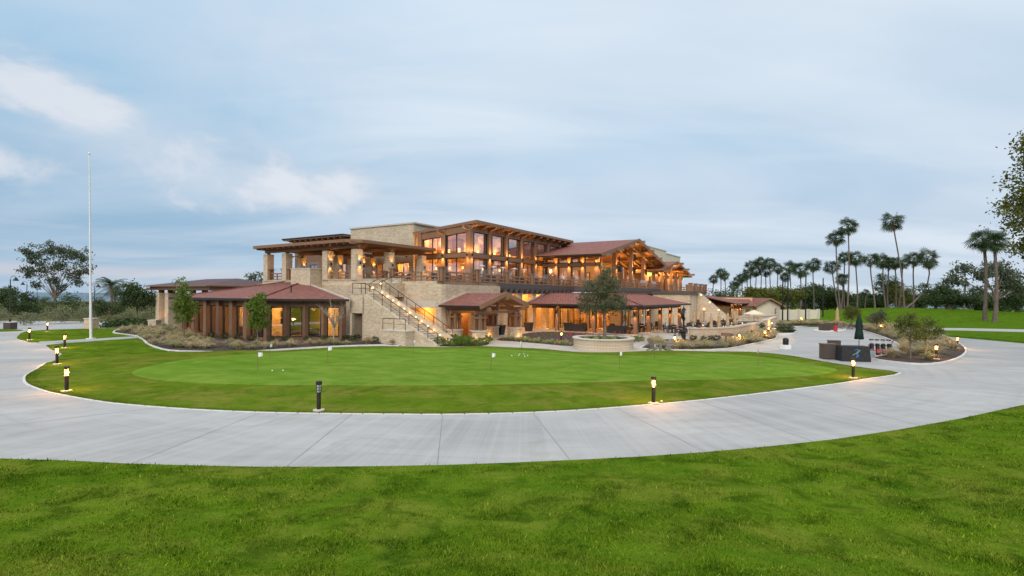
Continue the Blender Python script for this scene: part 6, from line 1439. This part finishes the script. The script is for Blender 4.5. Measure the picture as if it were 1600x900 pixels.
MB().lathe([(.2, 3.08), (.12, 3.18), (.04, 3.26), (.05, 3.34), (1e-4, 3.46)], n=12).build('finial', M['black'], ck)
# ---- small sign post
sg_ = thing('sign_post', 'small dark red brown slanted sign on a post in the curved bed', 'sign', (*at(1134, 543.5), 0), R(-15)); MB().cbox(0, 0, .13, .13, 0, 1.0).build('post', M['brown_plaster'], sg_); q = MB(); q.beam((-.36, 0, 1.12), (.36, 0, 1.12), .3, .26); q = q.build('sign_board', M['brown_plaster'], sg_)
# ---- adirondack chairs
AC = thing('garden_chair', 'weathered slatted garden chair at the edge of the green turned right', 'chair', (0, 0, 0), 0, 'slatted garden chairs'); q = MB()
for i in range(5): q.beam((-.22 + .11 * i, -.02, .30), (-.22 + .11 * i, .42, .22), .095, .022)
q.build('seat', M['teak'], AC); q = MB()
for i in range(5): q.beam((-.22 + .11 * i, .36, .24), (-.24 + .12 * i, .78, 1.0 - .04 * abs(i - 2)), .095, .022)
q.beam((-.28, .60, .68), (.28, .60, .68), .06, .03); q.build('backrest', M['teak'], AC)
for s in (-1, 1):
    q = MB(); q.beam((s * .34, -.12, .56), (s * .34, .62, .53), .12, .026); q.build('armrest', M['teak'], AC); q = MB(); q.box(s * .31 - .025, s * .31 + .025, -.06, .03, 0, .545); q.build('leg', M['teak'], AC); q = MB(); q.beam((s * .27, -.04, .30), (s * .27, .82, .03), .04, .1); q.build('leg', M['teak'], AC)
place(AC, (*at(1038, 551), .03), R(-60)); place(AC, (*at(1026, 548.5), .03), R(120), 'weathered slatted garden chair half hidden behind its twin beside the green', 1.)
dup(AC, (*at(1322, 514), .02), R(200), 'dark slatted garden chair by the small kerbed islet before the mound'); dup(AC, (*at(1312, 516), .02), R(150), 'dark slatted chair leaning near the wooden crates before the mound')
# ---- starter table with a black cover
tb = thing('covered_table', 'table under a fitted black cloth printed with a blue and green sea horse', 'table', (*at(1332, 564), 0), R(-9))
w2, d2, h2 = .84, .42, 1.02
q = MB(); q.add([(-w2 * 1.06, -d2 * 1.25, .02), (w2 * 1.06, -d2 * 1.25, .02), (w2 * 1.06, d2 * 1.25, .02), (-w2 * 1.06, d2 * 1.25, .02), (-w2, -d2, h2 - .03), (w2, -d2, h2 - .03), (w2, d2, h2 - .03), (-w2, d2, h2 - .03), (-w2 * .98, -d2 * .96, h2), (w2 * .98, -d2 * .96, h2), (w2 * .98, d2 * .96, h2), (-w2 * .98, d2 * .96, h2)],
  [(0, 1, 5, 4), (1, 2, 6, 5), (2, 3, 7, 6), (3, 0, 4, 7), (4, 5, 9, 8), (5, 6, 10, 9), (6, 7, 11, 10), (7, 4, 8, 11), (8, 9, 10, 11)]); q.build('table_cover', M['fabric_dark'], tb)
M['logo_blue'] = simple('blue_print', (.05, .16, .42), .7, var=.1); M['logo_green'] = simple('green_print', (.28, .42, .16), .7, var=.1)
def onface(x, z):
    z = z * 1.22; x = x * 1.1
    return (x, -d2 * (1.25 - .25 * (z / h2)) - .012, z)
q = MB(); sp_ = [(.02, .66), (.09, .67), (.13, .62), (.10, .57), (.05, .53), (.02, .47), (.05, .41), (.10, .36), (.10, .29), (.05, .25), (-.01, .26), (-.02, .31), (.03, .32)]
rw = [.02, .035, .045, .05, .055, .06, .065, .055, .045, .035, .028, .022, .012]
for (a, b), (c, d), r1 in zip(sp_[:-1], sp_[1:], rw): q.beam(onface(a, b), onface(c, d), .008, r1 * 1.5)
q.beam(onface(.02, .66), onface(-.09, .61), .008, .03); q.build('sea_horse_mark', M['logo_blue'], tb)
q = MB()
for (a, b), (c, d) in (((-.20, .34), (-.06, .44)), ((-.06, .44), (.10, .50)), ((.10, .50), (.24, .64))): q.beam(onface(a, b), onface(c, d), .006, .035)
q.build('swoosh_mark', M['logo_green'], tb)
# ---- closed green umbrella through the table, bag stand etc.
def closed_umbrella(name, label, h, r, mt, n=10):
    t = thing(name, label, 'umbrella', (0, 0, 0)); MB().tube((0, 0, 0), (0, 0, h), .025, n=8).build('pole', M['bronze'], t); q = MB()
    prof = [(r * .62, h * .40), (r * .95, h * .41), (r * .8, h * .55), (r * .62, h * .66), (r * .72, h * .72), (r * .6, h * .8), (r * .62, h * .84), (r * .35, h * .93), (.03, h * .985)]
    vs = []; fs = []; nn = 20
    for j, (rr, z) in enumerate(prof):
        for k in range(nn): a = 2 * math.pi * k / nn; w = rr * (1 + .16 * (1 if k % 2 else -1)); vs.append((w * math.cos(a), w * math.sin(a), z + (.04 if (k % 4 == 0 and j < 2) else 0)))
    fs = [(j * nn + k, j * nn + (k + 1) % nn, (j + 1) * nn + (k + 1) % nn, (j + 1) * nn + k) for j in range(len(prof) - 1) for k in range(nn)]; q.add(vs, fs, 0, True); q.build('canopy', M[mt], t); MB().ball((0, 0, h), .04, 8).build('finial', M['bronze'], t)
    return t
gu = closed_umbrella('closed_umbrella', 'tall closed dark green umbrella rising behind the black covered table', 3.0, .29, 'canvas_green'); gu.location = (*at(1342, 556), 0)
# wooden bag box and stand, golf bags
def crate(label, px, py, w, d, h, rz=0, mt='crate'):
    t = thing('wooden_box', label, 'box', (*at(px, py), 0), R(rz)); MB().box(-w / 2, w / 2, -d / 2, d / 2, .06, h).build('body', M[mt], t); q = MB(); q.box(-w / 2 - .03, w / 2 + .03, -d / 2 - .03, d / 2 + .03, h, h + .04); q.build('lid', M['wood_dark'], t)
    q = MB()
    for i in range(4): q.box(-w / 2 + .03, w / 2 - .03, -d / 2 - .015, -d / 2, .1 + (h - .15) * i / 4, .1 + (h - .15) * (i + .86) / 4)
    q.build('slat_panel', M[mt], t); q = MB(); [q.cbox(sx * (w / 2 - .08), sy * (d / 2 - .08), .1, .1, 0, .06) for sx in (-1, 1) for sy in (-1, 1)]; q.build('foot', M['black'], t)
crate('dark brown slatted box standing left of the black covered table', 1294.5, 561, .9, .75, 1.02, -9); crate('brown slatted box behind the dark one beside the covered table', 1303, 552, .75, .5, .95, -9, 'crate')
crate('grey metal box between the covered table and the golf bags', 1359, 561, .45, .5, .62, -9, 'steel'); crate('wooden box on the small islet before the mound, left of two', 1288, 517.5, 1.0, .8, .9, 10); crate('wooden box on the small islet before the mound, right of two', 1295.5, 516.5, 1.0, .8, .95, 10)
tag(MB().prism(dense(poly_at([(1271, 517.5), (1290, 519.5), (1315, 518.5), (1322, 515.5), (1300, 514), (1276, 515)]), 2), -.02, .1).build('kerb_islet', M['curb']), kind='structure'); tag(MB().prism(dense(poly_at([(1206, 522), (1224, 523.5), (1240, 522), (1240, 518), (1208, 518)]), 2), -.02, .055).build('kerb_islet', M['curb']), kind='structure')
rk = thing('bag_rack', 'dark metal rack holding golf bags right of the covered table', 'rack', (*at(1376, 556), 0), R(-20)); q = MB()
for z in (.25, .75): q.tube((-.7, 0, z), (.7, 0, z), .022, n=6); q.tube((-.7, .3, z), (.7, .3, z), .022, n=6)
for x_ in (-.7, 0, .7):
    for y_ in (0, .3): q.tube((x_, y_, 0), (x_, y_, .75), .022, n=6)
q.build('frame', M['black'], rk)
GBAG = thing('golf_bag', 'x', 'golf bag', (0, 0, 0), 0, 'golf bags on the rack'); MB().tube((0, 0, 0), (0, .18, .82), .13, .14, 12).build('bag_body', M['black'], GBAG); q = MB()
for k in range(6): a = k; q.tube((.06 * math.cos(a), .18 + .06 * math.sin(a), .8), (.11 * math.cos(a), .25 + .1 * math.sin(a), 1.08), .008, n=4)
q.build('club', M['steel'], GBAG); q = MB()
for k in range(6): a = k; q.ball((.11 * math.cos(a), .25 + .1 * math.sin(a), 1.1), .05, 8)
q.build('club_head', M['bronze'], GBAG); MB().box(-.1, .1, -.1, -.02, .15, .45).build('pocket', M['red'], GBAG)
bx, by = at(1376, 556)
for i, l in enumerate(('golf bag leftmost on the rack', 'golf bag second on the rack', 'golf bag third on the rack', 'golf bag rightmost on the rack')):
    c, s = math.cos(R(-20)), math.sin(R(-20)); o = (-.52 + i * .36); place(GBAG, (bx + c * o, by + s * o, .05), R(-20), l)
cart = thing('push_cart', 'black folding golf push cart at the right end of the bag rack', 'push cart', (*at(1392, 553), 0), R(35)); q = MB(); q.tube((-.5, 0, .15), (.35, 0, .95), .028, n=6); q.tube((.35, 0, .95), (.62, 0, 1.0), .03, n=6); q.tube((-.2, 0, .4), (.1, .35, .16), .02, n=6); q.tube((-.2, 0, .4), (.1, -.35, .16), .02, n=6); q.build('frame', M['black'], cart)
for x_, y_ in ((-.5, 0), (.1, .35), (.1, -.35)): q = MB(); q.tube((x_, y_ - .03, .15), (x_, y_ + .03, .15), .15, n=16); q.build('wheel', M['black'], cart)
# ---- water cooler stand
co = thing('trash_bin', 'black round bin on a white square stand at the kerb of the turnaround', 'bin', (*at(1227.5, 545.5), 0), .3); MB().cbox(0, 0, .62, .5, 0, .36).build('stand', M['white'], co); MB().lathe([(.21, .36), (.23, .72), (.2, .86), (.1, .92), (1e-4, .93)], n=16).build('bin_body', M['black'], co)
# ---- tan umbrella with red strap by the mound
cu = closed_umbrella('closed_umbrella', 'x', 2.5, .19, 'canvas_tan')
for px, py, l, s in ((1308, 519, 'closed tan umbrella standing by the islet in front of the mound', 1.25), (1111, 531, 'closed tan umbrella over the left part of the curved wall', 1.02), (1123.5, 528, 'closed tan umbrella second along the curved wall', 1.02), (1137, 524, 'closed tan umbrella third along the curved wall', 1.02), (1148, 522, 'closed tan umbrella fourth along the curved wall, largest', 1.1), (1085, 518, 'closed tan umbrella left of the terrace stairs', 1.), (1095, 516.5, 'closed tan umbrella right in front of the terrace stairs', 1.), (1050, 521, 'closed tan umbrella at the right posts of the covered patio', 1.), (1145, 510, 'closed tan umbrella behind others before the far patio', 1.05), (1151.5, 511, 'closed tan umbrella before the rightmost post of the far patio', 1.05), (1184, 508, 'closed tan umbrella beside the open cream one', 1.0)):
    place(cu, (*at(px, py), 0), px, l, s)
rb = thing('red_bag', 'red bag hanging low beside the tan umbrella in front of the mound', 'bag', (*at(1305.5, 519), 0)); MB().cbox(0, 0, .34, .22, .1, .8).build('bag_body', M['red'], rb); MB().tube((0, 0, .8), (0, 0, 1.2), .02, n=6).build('strap', M['red'], rb)
ou = thing('open_umbrella', 'open cream umbrella on a dark pole near the right end of the terrace', 'umbrella', (*at(1178, 516), 0)); MB().tube((0, 0, 0), (0, 0, 2.6), .03, n=8).build('pole', M['bronze'], ou); q = MB(); n = 8
q.add([(1.25 * math.cos(2 * math.pi * k / n), 1.25 * math.sin(2 * math.pi * k / n), 2.12) for k in range(n)] + [(0, 0, 2.62)] + [(1.25 * math.cos(2 * math.pi * k / n), 1.25 * math.sin(2 * math.pi * k / n), 2.0) for k in range(n)] + [(0, 0, 2.57)], [(k, (k + 1) % n, n) for k in range(n)] + [(n + 1 + k, n + 1 + (k + 1) % n, (k + 1) % n, k) for k in range(n)] + [(n + 1 + (k + 1) % n, n + 1 + k, 2 * n + 1) for k in range(n)]); q.build('canopy', M['canvas_cream'], ou)
# ---- dining furniture
TB = thing('dining_table', 'dark square terrace dining table', 'table', (0, 0, 0), 0, 'dining tables on the patio and terrace'); MB().cbox(0, 0, 1.0, 1.0, .70, .75).build('tabletop', M['wood_rail'], TB); MB().lathe([(.28, 0), (.05, .06), (.05, .70)], n=10, sm=False).build('pedestal', M['black'], TB)
CH = thing('dining_chair', 'dark wicker dining chair at a terrace table', 'chair', (0, 0, 0), 0, 'wicker chairs round the dining tables'); MB().cbox(0, 0, .5, .5, .40, .48).build('seat', M['wicker'], CH); q = MB(); q.beam((-.0, .22, .48), (0, .32, .92), .5, .05); q.box(-.25, .25, .2, .26, .48, .5); MB().box(-.25, .25, .21, .26, .48, .9).build('backrest', M['wicker'], CH)
for sx in (-.22, .22):
    for sy in (-.22, .22): MB().cbox(sx, sy, .05, .05, 0, .40).build('leg', M['black'], CH)
    MB().box(sx - .03, sx + .03, -.2, .24, .62, .66).build('armrest', M['wicker'], CH)
tabs = [(u, v) for u in (18.6, 22, 25.4, 28.8) for v in (-11.4,)] + [(19.6, -9), (20, -17), (23.5, -16.6), (27, -17.4), (30.5, -16.8), (34, -16), (37.5, -17.4), (25, -20), (41, -16.4), (44, -19), (36, -20.4), (47.5, -17), (24, -14.6), (31, -14.9), (40, -14)]
for i, (u, v) in enumerate(tabs):
    w_ = 'under the patio roof' if v > -13 else 'on the open terrace'
    x, y, _ = G(u, v); z = .1 if v > -13 else .022
    place(TB, (x, y, z), AX + i * .1, 'square timber topped dining table ' + w_)
    for k in range(4):
        a = AX + i * .1 + k * math.pi / 2; place(CH, (x - math.sin(a) * -.78, y + math.cos(a) * -.78, z), a + math.pi, 'dark wicker dining chair at a table ' + w_)
# table lamps glow
tl_ = thing('table_lamp', 'small glowing lamp on a terrace dining table', 'lamp', (0, 0, 0), 0, 'small lamps on terrace tables'); MB().lathe([(.05, 0), (.05, .14), (1e-4, .15)], n=10).build('lamp_glass', M['lens'], tl_)
for i in (7, 11, 14): u, v = tabs[i]; x, y, _ = G(u, v); place(tl_, (x, y, .775), 0)
# sofas and big dark planters on the covered patio
SF = thing('wicker_sofa', 'x', 'sofa', (0, 0, 0), 0, 'wicker sofas'); q = MB(); q.box(-.95, .95, -.4, .4, .08, .42); q.build('seat', M['wicker'], SF); MB().box(-.95, .95, .28, .42, .42, .88).build('backrest', M['wicker'], SF)
for s in (-1, 1): MB().box(s * .95 - .1, s * .95 + .1, -.4, .42, .08, .64).build('armrest', M['wicker'], SF)
MB().box(-.83, .83, -.36, .26, .42, .54).build('cushion', M['fabric_dark'], SF)
for u, v, rz, l in ((17.9, -5.4, 0, 'dark wicker sofa on the covered patio left of the tree trunk'), (17.8, -10.2, 0, 'dark wicker sofa on the covered patio right of the tree trunk'), (20.4, -4.6, 90, 'dark wicker sofa deeper inside the covered patio')):
    place(SF, G(u, v, .1), AX + R(90 + rz), l)
for u, v, l in ((8.9, -.6, 'dark square planter pot against the stone wall beside the porch'), (15.5, -.2, 'dark square planter pot between the stone piers under the balcony'), (18.4, -3.9, 'dark square planter pot by the first patio post')):
    t = thing('planter_pot', l, 'pot', G(u, v), AX); q = MB(); q.add([(-.3, -.3, 0), (.3, -.3, 0), (.3, .3, 0), (-.3, .3, 0), (-.42, -.42, 1.0), (.42, -.42, 1.0), (.42, .42, 1.0), (-.42, .42, 1.0)], [(0, 1, 5, 4), (1, 2, 6, 5), (2, 3, 7, 6), (3, 0, 4, 7), (4, 5, 6, 7), (3, 2, 1, 0)]); q.build('pot_body', M['wicker'], t); q = MB(); q.box(-.45, .45, -.45, .45, 1.0, 1.06); q.build('rim', M['black'], t)
# ---- things on the balcony
MH = thing('mushroom_heater', 'x', 'heater', (0, 0, 0), 0, 'standing heaters on the balcony'); MB().lathe([(.24, 0), (.24, .5), (.05, .6), (.045, 1.7), (.09, 1.75), (.09, 2.0)], n=12, sm=False).build('body', M['steel'], MH); MB().lathe([(.46, 2.02), (.45, 2.06), (.12, 2.2), (1e-4, 2.22)], n=20).build('reflector', M['steel'], MH)
for i, u in enumerate((11.2, 13.6, 15.6, 18.2, 20.6)): place(MH, G(u, 3.6, DK), 0, ['standing mushroom heater leftmost on the balcony', 'standing mushroom heater second from the left on the balcony', 'standing mushroom heater third on the balcony', 'standing mushroom heater fourth on the balcony', 'standing mushroom heater rightmost before the hall windows'][i])
for i, (u, v) in enumerate(((4, 3.4), (7, 4.4), (10, 2.6), (13, 2.4), (16, 2.4), (19.5, 2.4), (23, 2.4), (3, 8))):
    dup(TB, G(u, v, DK), AX, 'square timber topped dining table on the balcony')
    for k in range(4): a = AX + k * math.pi / 2; x, y, _ = G(u, v); dup(CH, (x + math.sin(a) * .78, y - math.cos(a) * .78, DK), a + math.pi, 'dark wicker dining chair on the balcony')
TV = thing('hanging_panel', 'x', 'panel', (0, 0, 0), 0, 'black panels hung under the gable'); q = MB()
for i in range(6):
    a, b = -.75 + 1.5 * i / 6, -.75 + 1.5 * (i + 1) / 6; q.add([(a, .25 * (a / .75) ** 2, -.45), (b, .25 * (b / .75) ** 2, -.45), (b, .25 * (b / .75) ** 2, .4), (a, .25 * (a / .75) ** 2, .4), (a, .25 * (a / .75) ** 2 + .1, -.45), (b, .25 * (b / .75) ** 2 + .1, -.45), (b, .25 * (b / .75) ** 2 + .1, .4), (a, .25 * (a / .75) ** 2 + .1, .4)], [(0, 1, 2, 3), (7, 6, 5, 4), (0, 4, 5, 1), (3, 2, 6, 7)] + ([(0, 3, 7, 4)] if i == 0 else []) + ([(1, 5, 6, 2)] if i == 5 else []))
q.build('panel', M['black'], TV); MB().tube((0, .1, .4), (0, .1, 2.2), .03, n=6).build('hanger', M['black'], TV)
for i, u in enumerate((39.8, 46.4, 52.6)): place(TV, G(u, -2.2, 8.5), AX - R(20), ['black hanging panel under the gable, leftmost of three', 'black hanging panel under the gable, middle of three', 'black hanging panel under the gable, rightmost of three'][i])
GL = MB().cbox(0, 0, .42, .1, -.18, .18).build('exit_light', M['green_lamp']); GL['category'] = 'lamp'
place(GL, G(54.8, -2.4, 8.3), AX, 'small bright green light on the right of the open gable'); place(GL, G(73.2, -3.5, 8.0), AX, 'small bright green light under the farther low gable')
# pendant lamps of the great hall
PD = thing('pendant_lamp', 'x', 'lamp', (0, 0, 0), 0, 'pendant lamps in the great hall'); MB().lathe([(.14, -.45), (.16, 0), (.14, .45)], n=12, sm=False).build('lamp_shade', M['pendant'], PD); MB().tube((0, 0, .45), (0, 0, 2.2), .015, n=5).build('stem', M['bronze'], PD)
for i, (u, v) in enumerate(((14.5, 9.5), (15.5, 12), (18.5, 9.5), (22.4, 9.5), (26.2, 9.5), (30, 9.5), (25, 12.5))): place(PD, G(u, v, 9.7), 0, 'glowing tubular pendant lamp behind the upper hall windows')
for i, (u, v) in enumerate(((13.6, 8.2), (13.9, 10.5), (13.7, 12.6), (17.5, 8), (21.5, 8))): dup(PD, G(u, v, 7.6), 0, 'glowing tubular pendant lamp behind the lower hall windows', (.8, .8, .35))
# carriage lantern on post at terrace block
for px, py, z, l in ((1100, 483, 3.2, 'bright globe lamp on the stone stair wall of the terrace block'),):
    x, y, z = away(px, py, 86); t = thing('globe_lamp', l, 'lamp', (x, y, z)); MB().ball((0, 0, 0), .2, 12).build('lamp_glass', M['lens'], t); MB().tube((0, 0, -z), (0, 0, -.18), .05, n=8).build('post', M['bronze'], t)
